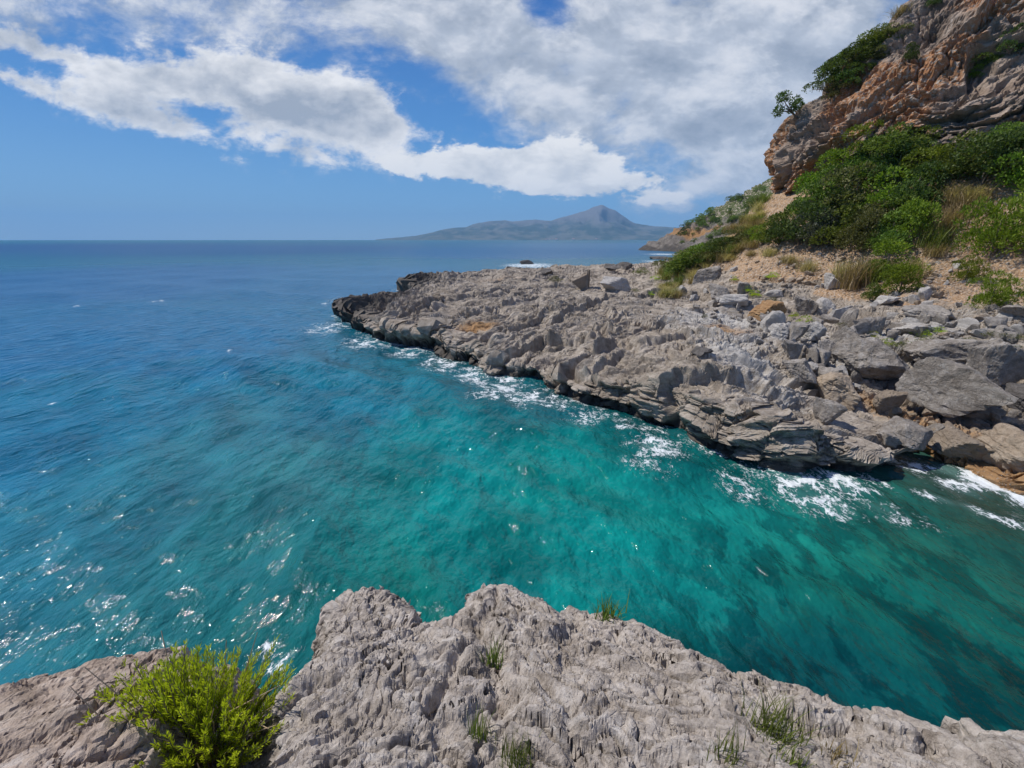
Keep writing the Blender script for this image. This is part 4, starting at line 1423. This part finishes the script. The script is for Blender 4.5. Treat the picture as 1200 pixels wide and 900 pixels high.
def quads(c, t, bvec, ln, wd, tone, tipw=0.0):
    """leaf-shaped quads: base, side, tip, side"""
    n = len(c)
    ln, wd = ln[:, None], wd[:, None]
    V = np.stack([c, c + t * ln * 0.55 + bvec * wd * 0.5, c + t * ln, c + t * ln * 0.55 - bvec * wd * 0.5], 1).reshape(-1, 3)
    F = np.arange(n * 4).reshape(n, 4)
    return V, F, np.repeat(tone, 4)


def unit(a):
    return a / (np.linalg.norm(a, axis=1)[:, None] + 1e-9)


def tube(pts, r0, r1, k=5):
    pts = np.array(pts, float)
    n = len(pts)
    tg = unit(np.gradient(pts, axis=0))
    ref = np.array([0.3, 0.9, 0.1])
    a = unit(np.cross(tg, ref[None]))
    b = np.cross(tg, a)
    rad = np.linspace(r0, r1, n)
    ang = np.linspace(0, 2 * math.pi, k, endpoint=False)
    V = (pts[:, None] + rad[:, None, None] * (a[:, None] * np.cos(ang)[None, :, None] + b[:, None] * np.sin(ang)[None, :, None])).reshape(-1, 3)
    F = []
    for i in range(n - 1):
        for j in range(k):
            F.append((i * k + j, i * k + (j + 1) % k, (i + 1) * k + (j + 1) % k, (i + 1) * k + j))
    return V, np.array(F)


def merge(parts):
    V, F, k = [], [], 0
    for v, f in parts:
        V.append(v)
        F.append(f + k)
        k += len(v)
    return np.concatenate(V), np.concatenate(F)


def bush_meshes(seed, leaf, n=2600, nl=9, size=0.06, spiky=0.0, name='foliage', wide=0.42):
    """a shrub in a 1 x 1 x 1 box, foot at the origin"""
    rg = np.random.default_rng(seed)
    cen = np.stack([rg.uniform(-wide, wide, nl) * 0.8, rg.uniform(-wide, wide, nl) * 0.8, rg.uniform(0.10, 0.62, nl)], -1)
    cen[0] = (0, 0, 0.6)
    cen[1:6, 2] = rg.uniform(0.08, 0.25, 5)
    cen[:, 2] *= 1 - 0.9 * (cen[:, 0] ** 2 + cen[:, 1] ** 2)
    rad = rg.uniform(0.17, 0.30, nl)
    li = rg.choice(nl, n, p=rad ** 2 / (rad ** 2).sum())
    dirs = unit(rg.normal(size=(n, 3)))
    dirs[:, 2] = np.where(dirs[:, 2] < -0.3, -dirs[:, 2], dirs[:, 2])
    rr = rg.uniform(0.55, 1.08, n) ** 0.6
    c = cen[li] + dirs * (rad[li] * rr)[:, None]
    c[:, 2] = np.maximum(c[:, 2], 0.02)
    # clumps: pull leaves towards twig ends so that gaps open
    m = max(n // 22, 10)
    tw = c[rg.choice(n, m)]
    near = tw[rg.integers(0, m, n)]
    d2 = ((c[:, None, :] - tw[None]) ** 2).sum(-1)
    near = tw[d2.argmin(1)]
    c = near + (c - near) * 0.72
    t = unit(dirs * (0.7 + spiky) + rg.normal(size=(n, 3)) * 0.55 + np.array([0, 0, 0.25 + spiky]))
    b = unit(np.cross(t, rg.normal(size=(n, 3))))
    tone = np.clip(rg.normal(0.42, 0.2, n) + 0.35 * perlin((near * 5 + seed).astype(np.float32)), 0, 1)
    V, F, T = quads(c, t, b, size * rg.uniform(0.7, 1.4, n), size * (0.62 - 0.4 * spiky) * rg.uniform(0.7, 1.2, n), tone)
    fol = mesh_from(name, V, F, M_LEAF[leaf], {'tone': T}, shade=False)
    parts = []
    for i in range(min(nl, 7)):
        e = cen[i]
        parts.append(tube([(0, 0, -0.05), (e[0] * 0.3, e[1] * 0.3, e[2] * 0.45), tuple(e)], 0.022, 0.006, 4))
    V, F = merge(parts)
    return fol, mesh_from('stems', V, F, M_BARK)


BUSH = {}
for k_, (leaf, n_, sp_) in {'bright': ('bright', 4200, 0.1), 'mid': ('mid', 4200, 0.0), 'dark': ('dark', 4200, 0.0), 'olive': ('olive', 4000, 0.0), 'grey': ('grey', 4000, 0.1), 'feathery': ('bright', 4800, 0.7), 'far': ('mid', 700, 0.0), 'fardark': ('dark', 700, 0.0)}.items():
    BUSH[k_] = [bush_meshes(300 + 17 * len(BUSH) + j, leaf, n_, 13, 0.046 if n_ > 1000 else 0.085, sp_) for j in range(3 if n_ > 1000 else 2)]

rgp = random.Random(5)


def bush(px, py, w, h, kind, label, group=None, only=None, name='shrub', pos=None, cat='shrub', lean=0.0, parts=True):
    """foot at the photo point px, py; w, h in photo points"""
    if pos is None:
        hh = hit(px, py, only)
        if hh is None:
            return None
        p, nrm, dep = hh
    else:
        p, dep = pos
    s = dep / FPX
    root = link(name, None)
    root.location = p - Vector((0, 0, h * s * 0.06))
    root.rotation_euler = (0, R(lean), rgp.uniform(0, 6.3))
    f, st = BUSH[kind][rgp.randrange(len(BUSH[kind]))]
    kk = rgp.uniform(0.86, 1.04)
    sc = (w * s * kk, w * s * kk * rgp.uniform(0.8, 1.0), h * s * 1.08)
    a = link('foliage', f, root)
    a.scale = sc
    if parts:
        b_ = link('stems', st, root)
        b_.scale = sc
    tag(root, label, cat, group)
    return root


TH = {'bright': 'bright green shrub in the thicket on the slope below the cliff', 'mid': 'green shrub in the thicket on the slope below the cliff', 'dark': 'dark green shrub in the thicket on the slope below the cliff',
      'olive': 'olive green shrub in the thicket on the slope below the cliff', 'grey': 'greyish shrub in the thicket on the slope below the cliff'}
GR = 'shrubs of the slope thicket'
for px, py, w, h, kd in [(915, 284, 50, 40, 'mid'), (938, 284, 60, 56, 'dark'), (960, 288, 52, 46, 'grey'), (985, 288, 62, 52, 'mid'), (1010, 292, 64, 50, 'olive'), (1040, 292, 62, 50, 'mid'), (1066, 284, 56, 58, 'bright'),
                         (940, 250, 56, 48, 'bright'), (965, 246, 62, 56, 'mid'), (952, 268, 50, 40, 'grey'), (998, 250, 72, 60, 'olive'), (1035, 252, 66, 58, 'bright'), (1068, 246, 62, 60, 'dark'),
                         (980, 216, 62, 48, 'bright'), (1012, 212, 64, 54, 'mid'), (1048, 214, 72, 54, 'dark'), (1084, 214, 62, 48, 'bright'), (1018, 180, 52, 38, 'bright'), (1046, 184, 58, 42, 'mid'), (1075, 186, 60, 40, 'mid'),
                         (895, 285, 34, 26, 'bright'), (1000, 272, 60, 46, 'mid'), (1025, 275, 60, 46, 'olive'), (975, 262, 56, 46, 'dark'), (1055, 268, 50, 44, 'mid')]:
    bush(px, py, w, h, kd, TH[kd], GR)
for px, py, w, h, kd in [(1120, 208, 70, 56, 'mid'), (1150, 214, 80, 64, 'dark'), (1188, 204, 80, 64, 'dark'), (1168, 182, 60, 40, 'mid'), (1205, 226, 60, 60, 'bright')]:
    bush(px, py, w, h, kd, {'mid': 'green shrub', 'dark': 'dark green shrub', 'bright': 'bright green shrub'}[kd] + ' of the upper right thicket against the cliff foot', 'shrubs of the upper right thicket')
bush(1160, 300, 84, 82, 'feathery', 'large feathery green bush at the right edge above the two small feathery ones')
bush(1200, 292, 84, 88, 'feathery', 'large feathery green bush cut by the right edge of the picture')
bush(1130, 330, 46, 36, 'feathery', 'small dark feathery bush on the dirt gap left of the bright feathery one')
bush(1158, 362, 66, 52, 'feathery', 'bright feathery bush lowest on the right, above the flat grey rock')
bush(1036, 322, 62, 44, 'bright', 'leafy bright bush below the thicket, mixed with straw-coloured blades')
bush(1054, 344, 48, 42, 'bright', 'rounded bright green bush lowest below the thicket')
bush(1022, 352, 26, 24, 'mid', 'little green bush at the left foot of the rounded bright green bush')
bush(812, 316, 64, 28, 'mid', 'wide low green shrub at the end of the shelf near the headland')
bush(785, 320, 40, 20, 'olive', 'olive low shrub at the seaward side of the wide low one')
bush(836, 304, 40, 20, 'olive', 'olive shrub behind the wide low green one')
bush(800, 320, 56, 26, 'mid', 'green low shrub between the olive low shrub and the wide low green one')
bush(826, 308, 60, 26, 'mid', 'green shrub low on the ramp of the slope, right of the wide low green one')
bush(850, 296, 50, 22, 'dark', 'dark low shrub on the ramp between the low green shrubs and the cliff nose')
bush(868, 284, 40, 20, 'olive', 'olive scrub on the ramp just below the cliff nose')
bush(846, 292, 40, 16, 'mid', 'green scrub on the skyline of the ramp before the headland')
# on the cliff
for px, py, w, h, kd in [(956, 116, 40, 24, 'dark'), (970, 104, 48, 30, 'dark'), (984, 92, 48, 30, 'mid'), (998, 78, 50, 30, 'dark'), (1012, 66, 48, 28, 'mid'), (1028, 54, 46, 24, 'mid'), (1042, 44, 40, 18, 'olive'),
                         (994, 104, 36, 24, 'dark'), (1010, 86, 36, 24, 'mid'), (978, 116, 30, 20, 'olive'), (1026, 72, 30, 18, 'olive')]:
    bush(px, py, w, h, kd, {'dark': 'dark shrub', 'mid': 'green shrub', 'olive': 'olive shrub'}[kd] + ' in the band along the upper left edge of the cliff', 'shrubs along the cliff edge', only=bvh_cliff)
bush(1064, 72, 16, 24, 'dark', 'narrow dark shrub alone in the middle of the cliff face', only=bvh_cliff)
bush(1094, 8, 18, 16, 'dark', 'dark shrub at the very top of the picture on the cliff', only=bvh_cliff)
bush(1186, 64, 44, 36, 'dark', 'dark shrub on a ledge at the right edge of the cliff', only=bvh_cliff)
bush(1158, 76, 40, 24, 'mid', 'green shrub on the cliff ledge left of the dark one', only=bvh_cliff)
bush(1142, 92, 20, 16, 'bright', 'small bright shrub at the left end of the cliff ledge', only=bvh_cliff)
bush(938, 118, 24, 12, 'olive', 'olive scrub patch on the cliff edge by the lone little tree', only=bvh_cliff)


# the lone little tree that leans out of the cliff
def cliff_tree():
    hh = hit(928, 132, bvh_cliff) or hit(936, 136, bvh_cliff) or hit(946, 140, bvh_cliff)
    p, nrm, dep = hh
    s = dep / FPX
    root = link('cliff_tree', None)
    root.location = p
    W = 30 * s
    rg = np.random.default_rng(77)
    tip = np.array([-0.52 * W, -0.05 * W, 0.22 * W])
    parts = [tube([(0.15 * W, 0.1 * W, -0.2 * W), (-0.1 * W, 0, -0.02 * W), tuple(tip * 0.7), tuple(tip)], 0.05 * W, 0.02 * W, 6)]
    ends = []
    for k in range(9):
        e = tip + np.array([rg.uniform(-0.4, 0.35), rg.uniform(-0.35, 0.35), rg.uniform(-0.1, 0.45)]) * W
        ends.append(e)
        parts.append(tube([tuple(tip * 0.6), tuple((tip * 0.6 + e) / 2 + rg.normal(size=3) * 0.03 * W), tuple(e)], 0.016 * W, 0.005 * W, 4))
    V, F = merge(parts)
    link('trunk', mesh_from('trunk', V, F, M_BARK), root)
    n = 1500
    ends = np.array(ends)
    idx = rg.integers(0, len(ends), n)
    dirs = unit(rg.normal(size=(n, 3)))
    c = ends[idx] + dirs * (rg.uniform(0.2, 1, n) ** 0.5 * 0.17 * W)[:, None]
    t = unit(dirs + rg.normal(size=(n, 3)) * 0.6)
    b = unit(np.cross(t, rg.normal(size=(n, 3))))
    V, F, T = quads(c, t, b, 0.075 * W * rg.uniform(0.7, 1.3, n), 0.04 * W * rg.uniform(0.7, 1.3, n), np.clip(rg.normal(0.4, 0.25, n), 0, 1))
    link('crown', mesh_from('crown', V, F, M_LEAF['dark'], {'tone': T}, shade=False), root)
    tag(root, 'lone little tree leaning out from the cliff edge over the sea', 'tree')


cliff_tree()


# grass: blades that arch outwards
def blades(n, h, spread, width, leaf, seed, bend=0.5, seg=4, name='blades', droop=0.0):
    rg = np.random.default_rng(seed)
    base = np.stack([rg.normal(size=n), rg.normal(size=n), np.zeros(n)], -1) * np.array([spread, spread, 0]) * 0.35
    az = rg.uniform(0, 2 * math.pi, n)
    out = np.stack([np.cos(az), np.sin(az), np.zeros(n)], -1)
    ln = h * rg.uniform(0.5, 1.1, n)
    bd_ = bend * rg.uniform(0.2, 1.2, n)
    side = np.stack([-np.sin(az), np.cos(az), np.zeros(n)], -1)
    side = unit(side + rg.normal(size=(n, 3)) * 0.3)
    V = np.zeros((n, seg + 1, 2, 3))
    for k in range(seg + 1):
        q = k / seg
        c = base + out * (ln * bd_ * q ** 1.7)[:, None] + np.array([0, 0, 1.0]) * (ln * (q - droop * bd_ * q ** 2.5))[:, None]
        w = width * (1 - q ** 1.6 * 0.93)
        V[:, k, 0] = c - side * w / 2
        V[:, k, 1] = c + side * w / 2
    idx = np.arange(n * (seg + 1) * 2).reshape(n, seg + 1, 2)
    F = np.stack([idx[:, :-1, 0], idx[:, :-1, 1], idx[:, 1:, 1], idx[:, 1:, 0]], -1).reshape(-1, 4)
    T = np.repeat(np.clip(rg.normal(0.5, 0.25, n), 0, 1), (seg + 1) * 2)
    return mesh_from(name, V.reshape(-1, 3), F, M_LEAF[leaf], {'tone': T}, shade=False)


STRAW = [blades(260, 0.9, 0.55, 0.022, 'straw', 400 + i, 0.75, droop=0.35) for i in range(2)]
GRASSY = [blades(240, 0.9, 0.7, 0.026, 'grass', 410 + i, 0.7, droop=0.3) for i in range(2)]


def grass_at(px, py, w, h, kind, label, group=None, only=None):
    hh = hit(px, py, only)
    if hh is None:
        return
    p, nrm, dep = hh
    s = dep / FPX
    root = link('grass_tuft', (STRAW if kind == 'straw' else GRASSY)[rgp.randrange(2)])
    root.location = p - Vector((0, 0, 0.03))
    root.scale = (w * s * 0.8, w * s * 0.8, h * s * 1.05)
    root.rotation_euler = (0, 0, rgp.uniform(0, 6.3))
    tag(root, label, 'grass', group)


grass_at(1000, 338, 46, 46, 'straw', 'tall straw-coloured grass tuft with drooping plumes left of the leafy bright bush')
grass_at(985, 330, 30, 32, 'straw', 'shorter straw-coloured tuft at the left side of the tall one, by the round pale boulder')
grass_at(1018, 330, 40, 36, 'grass', 'green and straw grass tuft between the tall straw tuft and the leafy bright bush')
grass_at(1066, 330, 40, 36, 'straw', 'thin straw tuft at the right side of the leafy bright bush')
grass_at(1095, 290, 40, 36, 'grass', 'green grass tuft at the left lip of the dirt gap')
for px, py, w, h in [(1108, 268, 44, 34), (1125, 250, 46, 34), (1112, 236, 40, 26), (1140, 238, 40, 26), (1095, 300, 30, 20)]:
    grass_at(px, py, w, h, 'straw', 'straw-coloured dry tuft on the bare strip between the two thickets', 'dry tufts between the thickets')
for px, py, w, h in [(955, 70, 30, 14), (985, 68, 34, 18), (1040, 28, 30, 14), (1056, 18, 26, 12), (945, 102, 22, 12), (1000, 78, 24, 12), (1030, 34, 24, 12), (970, 105, 24, 12)]:
    grass_at(px, py, w, h, 'straw', 'dry grass tuft on the upper edge of the cliff', 'dry grass along the cliff edge', only=bvh_cliff)
for px, py, w, h in [(888, 248, 22, 16), (878, 272, 26, 16), (892, 276, 26, 14), (862, 270, 22, 12), (882, 290, 26, 12), (855, 305, 26, 10), (885, 262, 22, 16), (870, 280, 24, 18), (900, 300, 24, 14), (925, 308, 26, 14), (945, 318, 28, 18), (880, 300, 18, 10)]:
    grass_at(px, py, w, h, 'straw', 'dry yellow tuft on the orange dirt slope left of the thicket', 'dry tufts on the dirt slope')

rgq = random.Random(31)
for k in range(90):
    px = rgq.uniform(775, 896)
    py = 318 - (px - 775) * 0.72 + rgq.uniform(0, 44)
    grass_at(px, py, rgq.uniform(14, 26), rgq.uniform(8, 15), rgq.choice(['straw', 'straw', 'grass']), 'small dry tuft on the sandy ramp between the cliff nose and the headland', 'tufts on the ramp', only=bvh_shore)
# low cushions of moss and samphire between the stones
CUSH = [bush_meshes(500 + i, 'lime' if i < 2 else 'olive', 900, 10, 0.07, 0.5, wide=0.5) for i in range(3)]
BUSH['cushion'] = CUSH[:2]
BUSH['drycushion'] = CUSH[2:]
for px, py, w, h, kd in [(905, 326, 16, 8, 'c'), (942, 384, 24, 16, 'c'), (876, 342, 16, 8, 'c'), (884, 348, 22, 9, 'c'), (1040, 404, 18, 9, 'c'), (1022, 396, 20, 9, 'c'), (1080, 394, 24, 10, 'c'), (1100, 390, 18, 8, 'c'), (1060, 408, 26, 10, 'd'), (1086, 402, 24, 9, 'd'),
                         (1136, 402, 22, 8, 'd'), (1168, 396, 34, 12, 'd'), (1190, 412, 20, 9, 'd'), (1168, 384, 18, 8, 'd'), (915, 392, 16, 8, 'c'), (988, 384, 18, 9, 'd'), (860, 330, 14, 7, 'c'), (905, 354, 16, 7, 'd'), (752, 322, 22, 10, 'd'), (770, 328, 14, 6, 'c'), (745, 342, 14, 5, 'd'),
                         (762, 346, 12, 5, 'c'), (650, 330, 18, 8, 'd'), (825, 372, 10, 5, 'd'), (930, 372, 14, 7, 'c'), (1195, 398, 16, 8, 'd')]:
    bush(px, py, w, h, 'cushion' if kd == 'c' else 'drycushion', {'c': 'low lime green plant cushion among the stones of the bench and shelf', 'd': 'low olive plant cushion among the stones of the bench and shelf'}[kd],
         {'c': 'lime cushions among the stones', 'd': 'olive cushions among the stones'}[kd], name='cushion_plant', cat='plant', only=bvh_shore, parts=False)

# scrub on the far headland
rgh = random.Random(12)
cnt = 0
for k in range(900):
    px, py = rgh.uniform(795, 900), rgh.uniform(222, 300)
    lim = 284 - (px - 790) * 0.62                          # skyline of the headland
    if py > lim + 18 + (px - 790) * 0.10 or cnt >= 62:
        continue
    d = Vector(ray(px, py)).normalized()
    r_ = bvh_head.ray_cast(EYE, d)
    if r_[0] is None or r_[0].z < 4:
        continue
    dep = (r_[0] - EYE).dot(Vector((0, CP, -SP)))
    w = rgh.uniform(7, 14)
    bush(px, py, w, w * rgh.uniform(0.45, 0.75), rgh.choice(['far', 'far', 'fardark']), 'small green shrub on the top of the far headland', 'shrubs on the headland', pos=(r_[0], dep), parts=False)
    cnt += 1


# ------------------------------------------------------------------ plants on the near rocks
def near_hit(px, py, b=None):
    d = Vector(ray(px, py)).normalized()
    best = None
    for bb in ([b] if b else [bvh_near, bvh_left]):
        r_ = bb.ray_cast(EYE, d)
        if r_[0] is not None and (best is None or r_[3] < best[1]):
            best = (r_[0], r_[3])
    if best is None:
        return None
    return best[0], (best[0] - EYE).dot(Vector((0, CP, -SP)))


def samphire():
    p, dep = near_hit(236, 884, bvh_near)
    root = link('samphire', None)
    root.location = p
    rg = np.random.default_rng(91)
    LV, LF, LT, k = [], [], [], 0
    stems, dry = [], []
    for i in range(330):
        a = rg.uniform(0, 2 * math.pi)
        q = rg.uniform(0, 1) ** 0.6
        foot = np.array([math.cos(a) * q * 0.26 - 0.03, math.sin(a) * q * 0.13, -0.05 * q])
        lean = np.array([math.cos(a) * q * 0.20 + rg.normal() * 0.045, math.sin(a) * q * 0.16 + rg.normal() * 0.045, 0])
        H = (0.50 - 0.22 * q) * rg.uniform(0.7, 1.12)
        tt = np.linspace(0, 1, 7)
        pts = foot[None] + lean[None] * (tt ** 1.4)[:, None] + np.array([0, 0, 1.0])[None] * (H * tt)[:, None] + rg.normal(size=(7, 3)) * 0.006
        if rg.random() < 0.10:
            dry.append(tube(pts * np.array([1.05, 1.05, 0.92]), 0.003, 0.0014, 4))
            continue
        stems.append(tube(pts, 0.0032, 0.0014, 4))
        m = 84
        s = rg.uniform(0.28, 1.02, m) ** 0.9
        c = np.stack([np.interp(s, tt, pts[:, j]) for j in range(3)], -1)
        tg = unit(np.stack([np.interp(s, tt, np.gradient(pts[:, j])) for j in range(3)], -1))
        az = rg.uniform(0, 6.28, m)
        rad = np.stack([np.cos(az), np.sin(az), np.zeros(m)], -1)
        t = unit(tg * 1.25 + rad * 0.62 + rg.normal(size=(m, 3)) * 0.12)
        b = unit(np.cross(t, rg.normal(size=(m, 3))))
        tone = np.clip(0.15 + 0.65 * s + rg.normal(0, 0.16, m) + rg.normal() * 0.1, 0, 1)
        v, f, T = quads(c, t, b, 0.042 * rg.uniform(0.6, 1.25, m) * (1.15 - 0.4 * s), np.full(m, 0.0048), tone)
        LV.append(v)
        LF.append(f + k)
        LT.append(T)
        k += len(v)
    for i in range(16):
        a = rg.uniform(0, 6.28)
        e = np.array([math.cos(a) * 0.38, math.sin(a) * 0.25, rg.uniform(0.12, 0.5)])
        mid = e * 0.5 + rg.normal(size=3) * 0.04
        dry.append(tube([(e[0] * 0.2, e[1] * 0.2, 0.0), tuple(mid), tuple(e)], 0.005, 0.0016, 5))
    link('foliage', mesh_from('foliage', np.concatenate(LV), np.concatenate(LF), M_LEAF['lime'], {'tone': np.concatenate(LT)}, shade=False), root)
    V, F = merge(stems)
    link('stems', mesh_from('stems', V, F, M_BARK), root)
    V, F = merge(dry)
    link('dry_twigs', mesh_from('dry_twigs', V, F, M_DRY), root)
    tag(root, 'bright lime green feathery plant growing in the cleft between the two near rocks', 'plant')


samphire()


def near_grass(px, py, w, h, kind, label, seed, n=90, bend=0.5):
    hh = near_hit(px, py, bvh_near)
    if hh is None:
        return
    p, dep = hh
    s = dep / FPX
    me = blades(n, h * s * 1.1, w * s * 0.8, max(1.3 * s, 0.003), kind, seed, bend, name='blades')
    root = link('grass_tuft', me)
    root.location = p - Vector((0, 0, 0.012))
    tag(root, label, 'grass')


near_grass(905, 860, 46, 38, 'grass', 'yellow green grass tuft in a hollow on the right half of the near ledge', 601, 170, 0.7)
near_grass(852, 888, 30, 34, 'grass', 'thin greenish tuft near the bottom edge left of the yellow green one', 602, 60, 0.4)
near_grass(606, 892, 34, 34, 'grass', 'dark green tuft at the bottom edge in the middle of the near ledge', 603, 110, 0.35)
near_grass(562, 862, 24, 36, 'grass', 'sparse green tuft in a crack just above the bottom middle tuft', 604, 60, 0.3)
near_grass(712, 722, 24, 22, 'grass', 'small green tuft on the far lip of the near ledge', 605, 90, 0.6)
near_grass(577, 778, 22, 34, 'grass', 'faint green tuft inside the dark hollow in the middle of the near ledge', 606, 50, 0.3)
near_grass(952, 794, 34, 34, 'grass', 'wispy green plant on the lip of the ledge against the dark water', 607, 44, 0.8)
near_grass(926, 892, 34, 22, 'grass', 'low dull tuft near the bottom edge right of the yellow green one', 608, 70, 0.5)
near_grass(984, 890, 34, 18, 'straw', 'low straw-coloured tuft at the bottom edge on the right', 609, 70, 0.5)
near_grass(1012, 816, 14, 16, 'grass', 'tiny wisp of grass on the lip of the ledge right of the wispy plant', 610, 20, 0.6)
hh = near_hit(238, 893, bvh_near)
co, fa = rock_shape(3, 71, planes=7)
o = link('stone', mesh_from('stone', co * np.array([0.09, 0.08, 0.09]), fa, M_FG))
o.location = hh[0] + Vector((0, 0, 0.03))
tag(o, 'pointed grey stone at the foot of the lime green plant', 'stone')


# ------------------------------------------------------------------ spray at the cove and a village across the gulf
def spray():
    rg = np.random.default_rng(44)
    co0, fa0 = ICO[1]
    V, F, k = [], [], 0
    mat, nt, b = new_mat('spray_drops')
    b.inputs['Base Color'].default_value = (0.85, 0.87, 0.88, 1)
    b.inputs['Roughness'].default_value = 0.4
    for px, py, n, hgt in [(1162, 572, 160, 0.5), (1190, 582, 160, 0.4), (1125, 562, 60, 0.2), (490, 352, 50, 0.5)]:
        X = np.array(at_z(px, py, 0.0))
        dep = (Vector(X) - EYE).dot(Vector((0, CP, -SP)))
        for i in range(n):
            q = rg.random()
            p = X + np.array([rg.normal() * 0.45, rg.normal() * 0.16, hgt * q ** 2])
            s = dep / FPX * rg.uniform(0.25, 0.9) * (1.2 - q)
            V.append(co0 * s * np.array([1, 1, rg.uniform(1, 2)]) + p)
            F.append(fa0 + k)
            k += len(co0)
    o = link('sea_spray', mesh_from('sea_spray', np.concatenate(V), np.concatenate(F), mat))
    tag(o, 'white spray of small waves breaking on the cove rocks', 'spray', kind='stuff')


spray()


def village():
    mat, nt, b = new_mat('white_wall')
    b.inputs['Base Color'].default_value = (0.80, 0.78, 0.74, 1)
    mr, nr_, br = new_mat('tile_roof')
    br.inputs['Base Color'].default_value = (0.35, 0.16, 0.09, 1)
    wall = np.array([(x, y, z) for z in (-20, 1) for x, y in ((-.5, -.5), (.5, -.5), (.5, .5), (-.5, .5))], float)
    wf = np.array([(0, 1, 5, 4), (1, 2, 6, 5), (2, 3, 7, 6), (3, 0, 4, 7)])
    roof = np.array([(-.55, -.58, 0.98), (.55, -.58, 0.98), (.55, .58, 0.98), (-.55, .58, 0.98), (-.55, 0, 1.5), (.55, 0, 1.5)], float)
    rf = [(0, 1, 5), (0, 5, 4), (2, 3, 4), (2, 4, 5), (1, 2, 5), (3, 0, 4)]
    mw_ = mesh_from('wall', wall, wf, mat, shade=False)
    mr_ = mesh_from('roof', roof, np.array(rf), mr, shade=False)
    rg = random.Random(4)
    for px in [644, 648, 652, 655, 659, 662, 666, 696, 699, 702, 706, 640, 672, 690]:
        d = ray(px, 279.0)
        a = math.atan2(d[0], d[1])
        rr = mtn_r + rg.uniform(60, 160)
        root = link('house', None)
        root.location = (math.sin(a) * rr, math.cos(a) * rr, rg.uniform(3, 12))
        root.rotation_euler = (0, 0, -a + rg.uniform(-.4, .4))
        sc = (rg.uniform(22, 40), rg.uniform(16, 24), rg.uniform(10, 16))
        for nm, m_ in (('wall', mw_), ('roof', mr_)):
            c = link(nm, m_, root)
            c.scale = sc
        tag(root, 'tiny white house on the shore below the hazy mountain', 'house', 'houses across the gulf')


village()


# ------------------------------------------------------------------ haze: one closed box of even air
def haze():
    mat = bpy.data.materials.new('haze_air')
    mat.use_nodes = True
    nt = mat.node_tree
    nt.nodes.remove(nt.nodes['Principled BSDF'])
    pv = nt.nodes.new('ShaderNodeVolumePrincipled')
    pv.inputs['Color'].default_value = (0.28, 0.60, 1.0, 1)
    pv.inputs['Density'].default_value = 0.00008
    pv.inputs['Anisotropy'].default_value = 0.0
    nt.links.new(pv.outputs[0], nt.nodes['Material Output'].inputs['Volume'])
    s = 14500.0
    zb, zt = -26.0, 760.0
    v = np.array([(x, y, z) for z in (zb, zt) for x, y in ((-s, -s), (s, -s), (s, s), (-s, s))], float)
    f = np.array([(3, 2, 1, 0), (4, 5, 6, 7), (0, 1, 5, 4), (1, 2, 6, 5), (2, 3, 7, 6), (3, 0, 4, 7)])
    o = link('haze', mesh_from('haze', v, f, mat, shade=False))
    tag(o, 'pale blue summer haze over the whole gulf', 'haze', kind='stuff')


haze()
